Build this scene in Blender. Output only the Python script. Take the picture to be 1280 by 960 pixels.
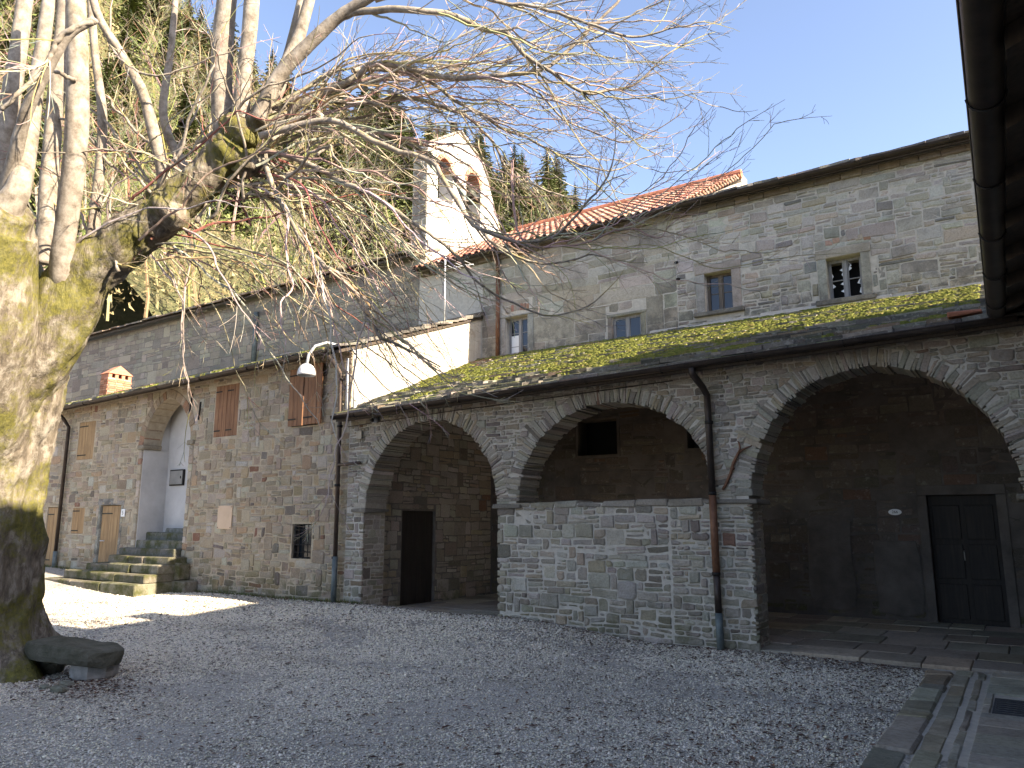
import bpy, math, random
import numpy as np
from mathutils import Vector, Matrix, noise as mnoise

# ------------------------------------------------------------------ clear
for o in list(bpy.data.objects):
    bpy.data.objects.remove(o, do_unlink=True)
scene = bpy.context.scene
COL = scene.collection

# ------------------------------------------------------------------ camera
F_PX, W_PX, H_PX = 950.0, 1280.0, 960.0
PITCH = math.atan(175 / 950); YAW = math.radians(33.9); EYE = np.array([0.0, 0.0, 1.6])
cam_d = bpy.data.cameras.new('camera'); cam = bpy.data.objects.new('camera', cam_d); COL.objects.link(cam)
cam_d.sensor_width = 36.0; cam_d.lens = 36.0 * F_PX / W_PX; cam_d.clip_start = 0.05; cam_d.clip_end = 2000
cam.location = EYE; cam.rotation_euler = (math.pi / 2 + PITCH, 0, YAW)
scene.camera = cam
_cp, _sp, _cy, _sy = math.cos(PITCH), math.sin(PITCH), math.cos(YAW), math.sin(YAW)
FWD = np.array([-_sy * _cp, _cy * _cp, _sp]); RGT = np.array([_cy, _sy, 0.0]); UPV = np.cross(RGT, FWD)

# ------------------------------------------------------------------ sky, sun, exposure
SUN_EL = math.atan(0.58); SUN_AZ = math.radians(1.5)           # azimuth measured from +X towards +Y
world = bpy.data.worlds.new('World'); scene.world = world; world.use_nodes = True
wn = world.node_tree.nodes; wl = world.node_tree.links
sky = wn.new('ShaderNodeTexSky'); sky.sky_type = 'NISHITA'; sky.sun_disc = False
sky.sun_elevation = SUN_EL; sky.sun_rotation = math.pi / 2 - SUN_AZ
sky.altitude = 500; sky.air_density = 0.5; sky.dust_density = 1.0; sky.ozone_density = 1.3
bg = wn['Background']; bg.inputs['Strength'].default_value = 0.15
wl.new(sky.outputs['Color'], bg.inputs['Color'])
sun_d = bpy.data.lights.new('sun', 'SUN'); sun = bpy.data.objects.new('sun', sun_d); COL.objects.link(sun)
sun_d.energy = 4.4; sun_d.angle = math.radians(0.5); sun_d.color = (1.0, 0.93, 0.82)
sv = Vector((math.cos(SUN_EL) * math.cos(SUN_AZ), math.cos(SUN_EL) * math.sin(SUN_AZ), math.sin(SUN_EL)))
sun.rotation_euler = sv.to_track_quat('Z', 'Y').to_euler(); sun.location = (20, 0, 30)
vs = scene.view_settings
vs.view_transform = 'Standard'; vs.look = 'None'; vs.exposure = 2.22; vs.gamma = 1.0; vs.use_curve_mapping = False
vs.use_white_balance = True; vs.white_balance_temperature = 7700; vs.white_balance_tint = 12
scene.render.engine = 'CYCLES'
scene.cycles.max_bounces = 8; scene.cycles.diffuse_bounces = 5

rng = random.Random(7)
# ================================================================== helpers
WLOC = {}

def at(px, py, depth):
    """point seen at a pixel of the photograph, at a distance along the view axis"""
    d = FWD * F_PX + RGT * (px - 640) + UPV * (480 - py)
    return EYE + d * (depth / F_PX)

def proj_area(v):
    q = v - EYE; z = np.maximum(q @ FWD, 0.1)
    x = F_PX * (q @ RGT) / z; y = F_PX * (q @ UPV) / z
    inside = (np.abs(x).min() < 660) and (np.abs(y).min() < 500) and (q @ FWD).min() > 0.2
    a = (x.max() - x.min()) * (y.max() - y.min())
    return a if inside else a * 1e-4

def thing(name, label, cat, loc=(0, 0, 0), group=None, kind=None):
    o = bpy.data.objects.new(name, None); COL.objects.link(o); o.location = loc
    o.empty_display_size = 0.2
    o['label'] = label
    if cat: o['category'] = cat
    if group: o['group'] = group
    if kind: o['kind'] = kind
    WLOC[o.name] = np.array(loc, float)
    return o

def tag(o, label=None, cat=None, group=None, kind=None):
    if label: o['label'] = label
    if cat: o['category'] = cat
    if group: o['group'] = group
    if kind: o['kind'] = kind
    return o

def mk(name, verts, faces, mat, parent=None, col=None, smooth=False, origin=None):
    v = np.asarray(verts, dtype=float)
    if origin is None:
        lo, hi = v.min(0), v.max(0); origin = (lo + hi) / 2
        if parent is None: origin[2] = lo[2]
    origin = np.asarray(origin, float)
    me = bpy.data.meshes.new(name)
    me.from_pydata((v - origin).tolist(), [], faces if isinstance(faces, list) else faces.tolist())
    if col is not None:
        a = me.attributes.new('Col', 'FLOAT_COLOR', 'POINT')
        c = np.ones((len(v), 4)); c[:, :3] = np.asarray(col).reshape(-1, 3) if np.ndim(col) > 1 else col
        a.data.foreach_set('color', c.ravel())
    if smooth: me.polygons.foreach_set('use_smooth', np.ones(len(me.polygons), dtype=bool))
    me.materials.append(mat)
    o = bpy.data.objects.new(name, me); COL.objects.link(o)
    p = np.zeros(3)
    if parent is not None:
        o.parent = parent; p = WLOC[parent.name]
    o.location = origin - p
    WLOC[o.name] = origin
    return o

class MB:
    """collects shapes for one mesh"""
    def __init__(s): s.v = []; s.f = []; s.c = []
    def add(s, v, f, c=None):
        n = len(s.v); s.v.extend([tuple(p) for p in v]); s.f.extend([tuple(i + n for i in q) for q in f])
        if c is not None: s.c.extend([c] * len(v)) if np.ndim(c) == 1 else s.c.extend([tuple(x) for x in c])
        return s
    def box(s, x0, x1, y0, y1, z0, z1, c=None):
        v = [(x0, y0, z0), (x1, y0, z0), (x1, y1, z0), (x0, y1, z0), (x0, y0, z1), (x1, y0, z1), (x1, y1, z1), (x0, y1, z1)]
        return s.add(v, BOXF, c)
    def bbox(s, x0, x1, y0, y1, z0, z1, b=0.01, j=0.0, c=None):
        """box with chamfered edges and slightly uneven corners"""
        v, f = cham_box(x0, x1, y0, y1, z0, z1, b, j); return s.add(v, f, c)
    def tube(s, pts, rad, n=8, cap=True, c=None):
        v, f = tube(pts, rad, n, cap); return s.add(v, f, c)
    def build(s, name, mat, parent=None, smooth=False, origin=None):
        return mk(name, s.v, s.f, mat, parent, s.c if s.c else None, smooth, origin)

BOXF = [(0, 3, 2, 1), (4, 5, 6, 7), (0, 1, 5, 4), (1, 2, 6, 5), (2, 3, 7, 6), (3, 0, 4, 7)]

def cham_box(x0, x1, y0, y1, z0, z1, b, j=0.0):
    b = min(b, (x1 - x0) * .3, (y1 - y0) * .3, (z1 - z0) * .3)
    v = []
    idx = {}
    for sx in (0, 1):
        for sy in (0, 1):
            for sz in (0, 1):
                jx, jy, jz = (rng.uniform(-j, j) for _ in range(3))
                X = (x1 if sx else x0) + jx; Y = (y1 if sy else y0) + jy; Z = (z1 if sz else z0) + jz
                ix = -b if sx else b; iy = -b if sy else b; iz = -b if sz else b
                for ax, p in ((0, (X, Y + iy, Z + iz)), (1, (X + ix, Y, Z + iz)), (2, (X + ix, Y + iy, Z))):
                    idx[(sx, sy, sz, ax)] = len(v); v.append(p)
    f = []
    I = idx
    for s in (0, 1):
        q = [I[(s, 0, 0, 0)], I[(s, 1, 0, 0)], I[(s, 1, 1, 0)], I[(s, 0, 1, 0)]]; f.append(q if s else q[::-1])
        q = [I[(0, s, 0, 1)], I[(0, s, 1, 1)], I[(1, s, 1, 1)], I[(1, s, 0, 1)]]; f.append(q if s else q[::-1])
        q = [I[(0, 0, s, 2)], I[(1, 0, s, 2)], I[(1, 1, s, 2)], I[(0, 1, s, 2)]]; f.append(q if s else q[::-1])
    for a in (0, 1):
        for c in (0, 1):
            f.append([I[(0, a, c, 1)], I[(1, a, c, 1)], I[(1, a, c, 2)], I[(0, a, c, 2)]])
            f.append([I[(a, 0, c, 0)], I[(a, 1, c, 0)], I[(a, 1, c, 2)], I[(a, 0, c, 2)]])
            f.append([I[(a, c, 0, 0)], I[(a, c, 1, 0)], I[(a, c, 1, 1)], I[(a, c, 0, 1)]])
    for sx in (0, 1):
        for sy in (0, 1):
            for sz in (0, 1):
                f.append([I[(sx, sy, sz, 0)], I[(sx, sy, sz, 1)], I[(sx, sy, sz, 2)]])
    return v, f

def tube(pts, rad, n=8, cap=True):
    P = np.asarray(pts, float); m = len(P)
    R = np.full(m, rad) if np.ndim(rad) == 0 else np.asarray(rad, float)
    T = np.gradient(P, axis=0); T /= np.linalg.norm(T, axis=1)[:, None] + 1e-9
    ref = np.array([0, 0, 1.0]) if abs(T[0][2]) < .9 else np.array([1.0, 0, 0])
    a = np.linspace(0, 2 * math.pi, n, endpoint=False)
    V = np.zeros((m, n, 3))
    u = np.cross(T[0], ref); u /= np.linalg.norm(u)
    for i in range(m):
        u = u - T[i] * (u @ T[i]); u /= np.linalg.norm(u) + 1e-9
        w = np.cross(T[i], u)
        V[i] = P[i] + R[i] * (np.cos(a)[:, None] * u + np.sin(a)[:, None] * w)
    f = []
    for i in range(m - 1):
        for k in range(n):
            k2 = (k + 1) % n
            f.append((i * n + k, i * n + k2, (i + 1) * n + k2, (i + 1) * n + k))
    V = V.reshape(-1, 3)
    if cap and n > 2:
        f.append(tuple(range(n))[::-1]); f.append(tuple((m - 1) * n + k for k in range(n)))
    return V, f

def smooth_path(pts, n):
    P = np.array(pts, float); m_ = len(P); t_ = np.linspace(0, m_ - 1, n); out = np.zeros((n, P.shape[1]))
    for k, tt in enumerate(t_):
        i = min(int(tt), m_ - 2); u = tt - i
        p0, p1, p2, p3 = P[max(i - 1, 0)], P[i], P[i + 1], P[min(i + 2, m_ - 1)]
        out[k] = .5 * ((2 * p1) + (-p0 + p2) * u + (2 * p0 - 5 * p1 + 4 * p2 - p3) * u * u + (-p0 + 3 * p1 - 3 * p2 + p3) * u ** 3)
    return out
class Pieces:
    """counted pieces of one part: the largest in view become objects, the rest one stuff part"""
    def __init__(s, name, rest, mat, parent, limit=300):
        s.name, s.rest, s.mat, s.parent, s.limit, s.items = name, rest, mat, parent, limit, []
    def add(s, v, f, c): s.items.append((np.asarray(v, float), f, c))
    def finish(s):
        it = sorted(s.items, key=lambda t: -proj_area(t[0]))
        for v, f, c in it[:s.limit]: mk(s.name, v, f, s.mat, s.parent, c)
        r = it[s.limit:]
        if r:
            b = MB()
            for v, f, c in r: b.add(v, f, c)
            tag(b.build(s.rest, s.mat, s.parent), kind='stuff')

# ------------------------------------------------------------------ materials
def nt(name):
    m = bpy.data.materials.new(name); m.use_nodes = True
    t = m.node_tree; b = t.nodes['Principled BSDF']
    return m, t, t.nodes, t.links, b
def N(t, typ, **kw):
    n = t.nodes.new(typ)
    for k, v in kw.items():
        if k in n.inputs: n.inputs[k].default_value = v
        else: setattr(n, k, v)
    return n
def noise_tex(t, scale, detail=6, rough=.6, vec=None):
    n = N(t, 'ShaderNodeTexNoise'); n.inputs['Scale'].default_value = scale
    n.inputs['Detail'].default_value = detail; n.inputs['Roughness'].default_value = rough
    t.links.new(vec if vec is not None else pos(t), n.inputs['Vector']); return n
def pos(t):
    g = t.nodes.get('GEO') or t.nodes.new('ShaderNodeNewGeometry'); g.name = 'GEO'; return g.outputs['Position']
def ramp(t, fac, stops):
    r = t.nodes.new('ShaderNodeValToRGB'); e = r.color_ramp.elements
    while len(e) < len(stops): e.new(0.5)
    for el, (p, c) in zip(e, stops):
        el.position = p; el.color = (*c, 1) if len(c) == 3 else c
    t.links.new(fac, r.inputs['Fac']); return r.outputs['Color']
def mix(t, fac, a, b, mode='MIX'):
    m = t.nodes.new('ShaderNodeMix'); m.data_type = 'RGBA'; m.blend_type = mode
    for sock, v in ((m.inputs[0], fac), (m.inputs[6], a), (m.inputs[7], b)):
        if hasattr(v, 'links'): t.links.new(v, sock)
        elif isinstance(v, (int, float)): sock.default_value = v
        else: sock.default_value = (*v, 1)
    return m.outputs[2]
def bump(t, b, h, strength=.5, dist=.02):
    n = t.nodes.new('ShaderNodeBump'); n.inputs['Strength'].default_value = strength; n.inputs['Distance'].default_value = dist
    t.links.new(h, n.inputs['Height']); t.links.new(n.outputs['Normal'], b.inputs['Normal'])
def upness(t, lo, hi):
    g = t.nodes.get('GEO') or (pos(t) and t.nodes['GEO'])
    s = t.nodes.new('ShaderNodeSeparateXYZ'); t.links.new(g.outputs['Normal'], s.inputs[0])
    m = t.nodes.new('ShaderNodeMapRange'); m.inputs[1].default_value = lo; m.inputs[2].default_value = hi
    t.links.new(s.outputs['Z'], m.inputs[0]); return m.outputs[0]
def mul(t, a, b):
    m = t.nodes.new('ShaderNodeMath'); m.operation = 'MULTIPLY'
    for i, v in enumerate((a, b)):
        if hasattr(v, 'links'): t.links.new(v, m.inputs[i])
        else: m.inputs[i].default_value = v
    return m.outputs[0]
WHITE, BLACK = (1, 1, 1), (0, 0, 0)

def m_stone(name, moss=0.0, lichen=0.25, stain=0.35, grain=38, foot=0.0, fz=(1.0, .15), fcol=(.095, .095, .035), fsc=2.4):
    m, t, n, l, b = nt(name)
    at_ = N(t, 'ShaderNodeAttribute', attribute_name='Col')
    g = noise_tex(t, grain, 8, .7); c = mix(t, 1.0, at_.outputs['Color'], ramp(t, g.outputs['Fac'], [(.25, (.62, .6, .58)), (.5, (1, 1, 1)), (.8, (1.25, 1.22, 1.18))]), 'MULTIPLY')
    s = noise_tex(t, 1.7, 6, .65); c = mix(t, mul(t, ramp(t, s.outputs['Fac'], [(.48, BLACK), (.68, WHITE)]), stain), c, (.085, .075, .062))
    li = noise_tex(t, 9, 7, .7); c = mix(t, mul(t, ramp(t, li.outputs['Fac'], [(.56, BLACK), (.66, WHITE)]), lichen), c, (.47, .45, .40))
    if moss:
        ms = noise_tex(t, 3.1, 8, .7); c = mix(t, mul(t, ramp(t, ms.outputs['Fac'], [(.42, BLACK), (.6, WHITE)]), moss), c, (.060, .066, .016))
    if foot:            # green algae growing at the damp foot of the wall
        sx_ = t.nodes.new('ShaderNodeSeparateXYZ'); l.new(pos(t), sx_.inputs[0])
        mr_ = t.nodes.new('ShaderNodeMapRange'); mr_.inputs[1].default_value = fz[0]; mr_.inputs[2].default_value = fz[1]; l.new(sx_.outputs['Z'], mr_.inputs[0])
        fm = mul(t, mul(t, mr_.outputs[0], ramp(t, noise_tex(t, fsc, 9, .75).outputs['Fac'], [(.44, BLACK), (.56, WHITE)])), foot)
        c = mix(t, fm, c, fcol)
    l.new(c, b.inputs['Base Color']); b.inputs['Roughness'].default_value = .92; b.inputs['Specular IOR Level'].default_value = .2
    bump(t, b, noise_tex(t, 42, 9, .8).outputs['Fac'], 1.0, .028)
    return m

def m_plain(name, c0, c1, scale=6, rough=.85, bs=.4, bd=.01, bscale=40, metal=0.0, vec=None, spec=.3):
    m, t, n, l, b = nt(name)
    f = noise_tex(t, scale, 8, .65)
    l.new(ramp(t, f.outputs['Fac'], [(.3, c0), (.7, c1)]), b.inputs['Base Color'])
    b.inputs['Roughness'].default_value = rough; b.inputs['Metallic'].default_value = metal
    b.inputs['Specular IOR Level'].default_value = spec
    if bs: bump(t, b, noise_tex(t, bscale, 8, .7).outputs['Fac'], bs, bd)
    return m

def m_wood(name, c0, c1, c2):
    m, t, n, l, b = nt(name)
    mp = t.nodes.new('ShaderNodeMapping'); mp.inputs['Scale'].default_value = (26, 26, 1.6); l.new(pos(t), mp.inputs['Vector'])
    g = noise_tex(t, 1.0, 8, .65, mp.outputs['Vector'])
    c = ramp(t, g.outputs['Fac'], [(.28, c0), (.5, c1), (.72, c2)])
    s = noise_tex(t, 2.2, 5, .6); c = mix(t, mul(t, ramp(t, s.outputs['Fac'], [(.45, BLACK), (.75, WHITE)]), .5), c, c0)
    l.new(c, b.inputs['Base Color']); b.inputs['Roughness'].default_value = .75
    bump(t, b, g.outputs['Fac'], .5, .006)
    return m

def m_attr(name, rough=.9, amt=.35, scale=20, bs=.5, bd=.01):
    m, t, n, l, b = nt(name)
    at_ = N(t, 'ShaderNodeAttribute', attribute_name='Col')
    g = noise_tex(t, scale, 7, .7)
    c = mix(t, 1.0, at_.outputs['Color'], ramp(t, g.outputs['Fac'], [(.25, (1 - amt,) * 3), (.75, (1 + amt,) * 3)]), 'MULTIPLY')
    l.new(c, b.inputs['Base Color']); b.inputs['Roughness'].default_value = rough; b.inputs['Specular IOR Level'].default_value = .25
    if bs: bump(t, b, noise_tex(t, scale * 2, 7, .7).outputs['Fac'], bs, bd)
    return m

M = {}
M['stone_arcade'] = m_stone('weathered grey rubble', .08, .28, .28, foot=.6)
M['stone_house'] = m_stone('warm lime-washed rubble', .05, .35, .25, foot=.8)
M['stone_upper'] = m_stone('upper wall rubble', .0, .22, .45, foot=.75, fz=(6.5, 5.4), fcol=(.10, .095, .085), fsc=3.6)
M['stone_nave'] = m_stone('nave rubble', .0, .15, .35)
M['stone_steps'] = m_stone('mossy step stone', .85, .3, .4)
M['stone_floor'] = m_stone('paving stone', .05, .12, .35, 24)
M['stone_kerb'] = m_stone('kerb stone', .22, .3, .35, 24)
M['mortar'] = m_plain('lime mortar', (.39, .355, .30), (.55, .505, .43), 14, .95, .8, .015, 55)
M['mortar_warm'] = m_plain('warm lime mortar', (.31, .255, .18), (.46, .385, .285), 10, .95, .8, .015, 50)
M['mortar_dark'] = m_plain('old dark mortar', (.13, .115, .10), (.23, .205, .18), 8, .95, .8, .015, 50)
M['plaster_dark'] = m_plain('old dark plaster', (.068, .057, .049), (.145, .125, .108), 2.2, .95, .6, .012, 30)  # mottled dark brown plaster tone
def m_plaster(name, c0, c1, dirt, amount):
    m, t, n, l, b = nt(name)
    c = ramp(t, noise_tex(t, 1.8, 8, .7).outputs['Fac'], [(.3, c0), (.7, c1)])
    mp = t.nodes.new('ShaderNodeMapping'); mp.inputs['Scale'].default_value = (5, 5, .55); l.new(pos(t), mp.inputs['Vector'])
    st = noise_tex(t, 1.0, 8, .7, mp.outputs['Vector']); c = mix(t, mul(t, ramp(t, st.outputs['Fac'], [(.50, BLACK), (.72, WHITE)]), amount), c, dirt)
    pt_ = noise_tex(t, 3.2, 9, .75); c = mix(t, mul(t, ramp(t, pt_.outputs['Fac'], [(.57, BLACK), (.62, WHITE)]), amount), c, tuple(q * 1.6 for q in dirt))
    l.new(c, b.inputs['Base Color']); b.inputs['Roughness'].default_value = .95; b.inputs['Specular IOR Level'].default_value = .2
    bump(t, b, noise_tex(t, 18, 9, .75).outputs['Fac'], .8, .02)
    return m
M['plaster_white'] = m_plaster('white lime plaster', (.40, .375, .335), (.58, .55, .50), (.20, .175, .145), .7)
M['plaster_niche'] = m_plain('grey-white lime plaster', (.40, .39, .375), (.55, .54, .52), 1.6, .95, .5, .008, 26)
M['plaster_old'] = m_plaster('pale weathered plaster', (.36, .325, .27), (.55, .505, .43), (.20, .165, .125), .7)
M['brick'] = m_attr('brick', .9, .3, 30)
M['tile'] = m_attr('clay roof tile', .85, .35, 14)
M['wood_brown'] = m_wood('brown shutter wood', (.10, .042, .018), (.22, .10, .045), (.32, .165, .08))
M['wood_dull'] = m_wood('dull brown window wood', (.07, .052, .038), (.14, .108, .08), (.21, .17, .13))
M['wood_tan'] = m_wood('pale oak boards', (.16, .09, .04), (.30, .185, .085), (.40, .26, .13))
M['wood_dark'] = m_wood('dark door wood', (.010, .008, .006), (.022, .016, .012), (.035, .026, .02))
M['wood_grey'] = m_wood('grey weathered wood', (.14, .13, .12), (.26, .25, .24), (.36, .35, .33))
M['wood_soffit'] = m_wood('old roof timber', (.025, .017, .011), (.05, .035, .024), (.08, .06, .04))
M['iron'] = m_plain('black iron', (.012, .011, .010), (.03, .026, .023), 20, .6, .3, .004, 60, .4)
M['gutter'] = m_plain('dark brown sheet metal', (.028, .022, .019), (.065, .05, .042), 5, .45, .2, .004, 30, .5)
M['rust'] = m_plain('rusty brown pipe', (.10, .045, .025), (.22, .105, .06), 9, .6, .3, .004, 40, .3)
M['pipe_brown'] = m_plain('dull brown pipe', (.055, .04, .032), (.11, .08, .063), 7, .5, .2, .004, 30, .3)
M['verdigris'] = m_plain('greenish grey pipe', (.07, .09, .09), (.16, .19, .19), 8, .6, .3, .004, 40, .3)
M['lamp_grey'] = m_plain('painted grey metal', (.42, .43, .45), (.55, .56, .58), 5, .45, .1, .003, 30, .2)
M['lamp_grey_dull'] = m_plain('dull grey metal', (.20, .195, .18), (.27, .26, .24), 5, .6, .1, .003, 30, .1)
M['white_paint'] = m_plain('white enamel', (.70, .70, .68), (.82, .81, .79), 4, .35, .05, .002, 30)
M['beige_paint'] = m_plain('beige board', (.50, .36, .25), (.60, .45, .32), 3, .7, .2, .004, 30)
M['grey_box'] = m_plain('grey metal box', (.16, .16, .165), (.22, .22, .225), 5, .6, .1, .003, 30, .2)
M['drain'] = m_plain('worn cast iron', (.05, .05, .052), (.085, .085, .09), 9, .6, .3, .004, 40, .3)
M['bronze'] = m_plain('bronze', (.05, .055, .045), (.11, .11, .085), 9, .5, .2, .004, 30, .8)
M['black'] = m_plain('black print', (.01, .01, .01), (.02, .02, .02), 5, .8, 0)
m, t, n, l, b = nt('window glass'); M['glass'] = m
b.inputs['Base Color'].default_value = (.02, .024, .028, 1); b.inputs['Roughness'].default_value = .08; b.inputs['Specular IOR Level'].default_value = .6
bump(t, b, noise_tex(t, 3, 2, .5).outputs['Fac'], .06, .02)
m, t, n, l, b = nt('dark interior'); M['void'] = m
b.inputs['Base Color'].default_value = (.012, .011, .01, 1); b.inputs['Roughness'].default_value = 1  # near-black colour carries the shade of unlit rooms; also used for the lens

# slate with moss
def m_slate(name, moss, mcol=(.17, .19, .03)):
    m, t, n, l, b = nt(name)
    at_ = N(t, 'ShaderNodeAttribute', attribute_name='Col')
    g = noise_tex(t, 26, 8, .7); c = mix(t, 1.0, at_.outputs['Color'], ramp(t, g.outputs['Fac'], [(.25, (.6, .6, .6)), (.75, (1.35, 1.33, 1.3))]), 'MULTIPLY')
    li = noise_tex(t, 11, 7, .7); c = mix(t, mul(t, ramp(t, li.outputs['Fac'], [(.55, BLACK), (.64, WHITE)]), .5), c, (.36, .35, .31))
    ms = noise_tex(t, 1.6, 9, .72)
    mc = ramp(t, noise_tex(t, 18, 6, .7).outputs['Fac'], [(.3, (mcol[0] * .45, mcol[1] * .5, mcol[2] * .6)), (.7, mcol)])
    fac = mul(t, mul(t, ramp(t, ms.outputs['Fac'], [(.40, BLACK), (.52, WHITE)]), upness(t, .3, .75)), moss)
    c = mix(t, fac, c, mc)
    l.new(c, b.inputs['Base Color']); b.inputs['Roughness'].default_value = .95; b.inputs['Specular IOR Level'].default_value = .2
    bump(t, b, noise_tex(t, 45, 8, .75).outputs['Fac'], .8, .02)
    return m
M['slate'] = m_slate('mossy stone slate', .85)
M['slate_dry'] = m_slate('dry stone slate', .12)
M['moss'] = m_attr('roof moss', 1.0, .45, 40, .8, .02)

# gravel ground
m, t, n, l, b = nt('grey gravel'); M['gravel'] = m
vo = N(t, 'ShaderNodeTexVoronoi'); vo.inputs['Scale'].default_value = 42; l.new(pos(t), vo.inputs['Vector'])
c = ramp(t, vo.outputs['Color'], [(0, (.30, .275, .235)), (.5, (.43, .40, .35)), (1, (.56, .52, .46))])
big = noise_tex(t, .55, 6, .6); c = mix(t, ramp(t, big.outputs['Fac'], [(.5, BLACK), (.72, (.5, .5, .5))]), c, (.13, .115, .095))
dk = noise_tex(t, 5.5, 7, .7); c = mix(t, mul(t, ramp(t, dk.outputs['Fac'], [(.56, BLACK), (.7, WHITE)]), .55), c, (.07, .055, .045))
l.new(c, b.inputs['Base Color']); b.inputs['Roughness'].default_value = .95; b.inputs['Specular IOR Level'].default_value = .2
bump(t, b, vo.outputs['Distance'], 1.0, .03)
M['pebble'] = m_attr('gravel stones', .9, .25, 60, .3, .004)
M['litter'] = m_attr('dry leaves', .9, .3, 30, .2, .004)

# bark
m, t, n, l, b = nt('linden bark'); M['bark'] = m
mp = t.nodes.new('ShaderNodeMapping'); mp.inputs['Scale'].default_value = (1, 1, .28); l.new(pos(t), mp.inputs['Vector'])
g = noise_tex(t, 15, 9, .72, mp.outputs['Vector'])
c = ramp(t, g.outputs['Fac'], [(.3, (.055, .045, .036)), (.5, (.16, .135, .105)), (.72, (.34, .31, .26))])
li = noise_tex(t, 4.5, 8, .7); c = mix(t, mul(t, ramp(t, li.outputs['Fac'], [(.52, BLACK), (.60, WHITE)]), .6), c, (.37, .34, .29))
ms = noise_tex(t, 1.5, 9, .72); c = mix(t, mul(t, ramp(t, ms.outputs['Fac'], [(.46, BLACK), (.57, WHITE)]), .85), c,
        ramp(t, noise_tex(t, 24, 6, .7).outputs['Fac'], [(.3, (.055, .06, .014)), (.7, (.20, .185, .04))]))
l.new(c, b.inputs['Base Color']); b.inputs['Roughness'].default_value = .95; b.inputs['Specular IOR Level'].default_value = .15
bump(t, b, g.outputs['Fac'], 1.0, .05)
m, t, n, l, b = nt('young linden bark'); M['bark_pole'] = m
g = noise_tex(t, 9, 8, .7); c = ramp(t, g.outputs['Fac'], [(.30, (.10, .083, .066)), (.48, (.23, .20, .165)), (.7, (.38, .345, .30))])
ms = noise_tex(t, 4.2, 8, .7); c = mix(t, mul(t, mul(t, ramp(t, ms.outputs['Fac'], [(.52, BLACK), (.62, WHITE)]), upness(t, -.2, .6)), .8), c, (.26, .22, .06))
l.new(c, b.inputs['Base Color']); b.inputs['Roughness'].default_value = .85; b.inputs['Specular IOR Level'].default_value = .2
bump(t, b, noise_tex(t, 40, 7, .7).outputs['Fac'], .6, .01)
M['twig'] = m_attr('twig bark', .8, .3, 12, 0)
M['foliage'] = m_attr('needle foliage', .9, .4, 3, 0)
m, t, n, l, b = nt('hillside ground'); M['hill'] = m
g = noise_tex(t, .35, 9, .72); c = ramp(t, g.outputs['Fac'], [(.3, (.075, .095, .03)), (.5, (.13, .135, .055)), (.7, (.19, .165, .085))])
l.new(c, b.inputs['Base Color']); b.inputs['Roughness'].default_value = 1; bump(t, b, noise_tex(t, 1.6, 8, .75).outputs['Fac'], 1, .6)

# ------------------------------------------------------------------ stone walls
class Frame:
    """wall plane: u along U, v up, n outwards"""
    def __init__(s, o, U, Nn): s.o, s.U, s.N = np.array(o, float), np.array(U, float), np.array(Nn, float)
    def w(s, u, v, n): return s.o + s.U * u + np.array([0, 0, 1.0]) * v + s.N * n

def half(poly, a, bb, c):
    """keep a*u+b*v <= c"""
    out = []
    for i in range(len(poly)):
        p, q = poly[i], poly[(i + 1) % len(poly)]
        dp = a * p[0] + bb * p[1] - c; dq = a * q[0] + bb * q[1] - c
        if dp <= 0: out.append(p)
        if (dp < 0 < dq) or (dq < 0 < dp):
            k = dp / (dp - dq); out.append((p[0] + (q[0] - p[0]) * k, p[1] + (q[1] - p[1]) * k))
    return out if len(out) >= 3 else None

def area(p):
    return abs(sum(p[i][0] * p[(i + 1) % len(p)][1] - p[(i + 1) % len(p)][0] * p[i][1] for i in range(len(p)))) / 2

def clip_rect(x0, x1, z0, z1):
    def f(p):
        us = [q[0] for q in p]; vv = [q[1] for q in p]
        if max(us) <= x0 or min(us) >= x1 or max(vv) <= z0 or min(vv) >= z1: return p
        cu, cv = sum(us) / len(us), sum(vv) / len(vv)
        d = [x0 - cu, cu - x1, z0 - cv, cv - z1]; k = d.index(max(d))
        if max(d) < -.03: return None
        return [lambda: half(p, 1, 0, x0), lambda: half(p, -1, 0, -x1), lambda: half(p, 0, 1, z0), lambda: half(p, 0, -1, -z1)][k]()
    return f

def clip_arch(cx, zs, A, B):
    """drop what lies inside the upper half of an ellipse"""
    def f(p):
        cu = sum(q[0] for q in p) / len(p); cv = sum(q[1] for q in p) / len(p)
        if max(q[1] for q in p) <= zs: return p
        dx, dz = cu - cx, max(cv - zs, 0.0)
        k = math.sqrt((dx / A) ** 2 + (dz / B) ** 2)
        if k < .93: return None
        px, pz = cx + dx / k, zs + dz / k
        nx, nz = dx / k / A ** 2, dz / k / B ** 2
        return half(p, -nx, -nz, -(nx * px + nz * pz))
    return f

def clip_below(a, c):       # keep v <= a*u + c
    return lambda p: half(p, -a, 1, c)

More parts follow.
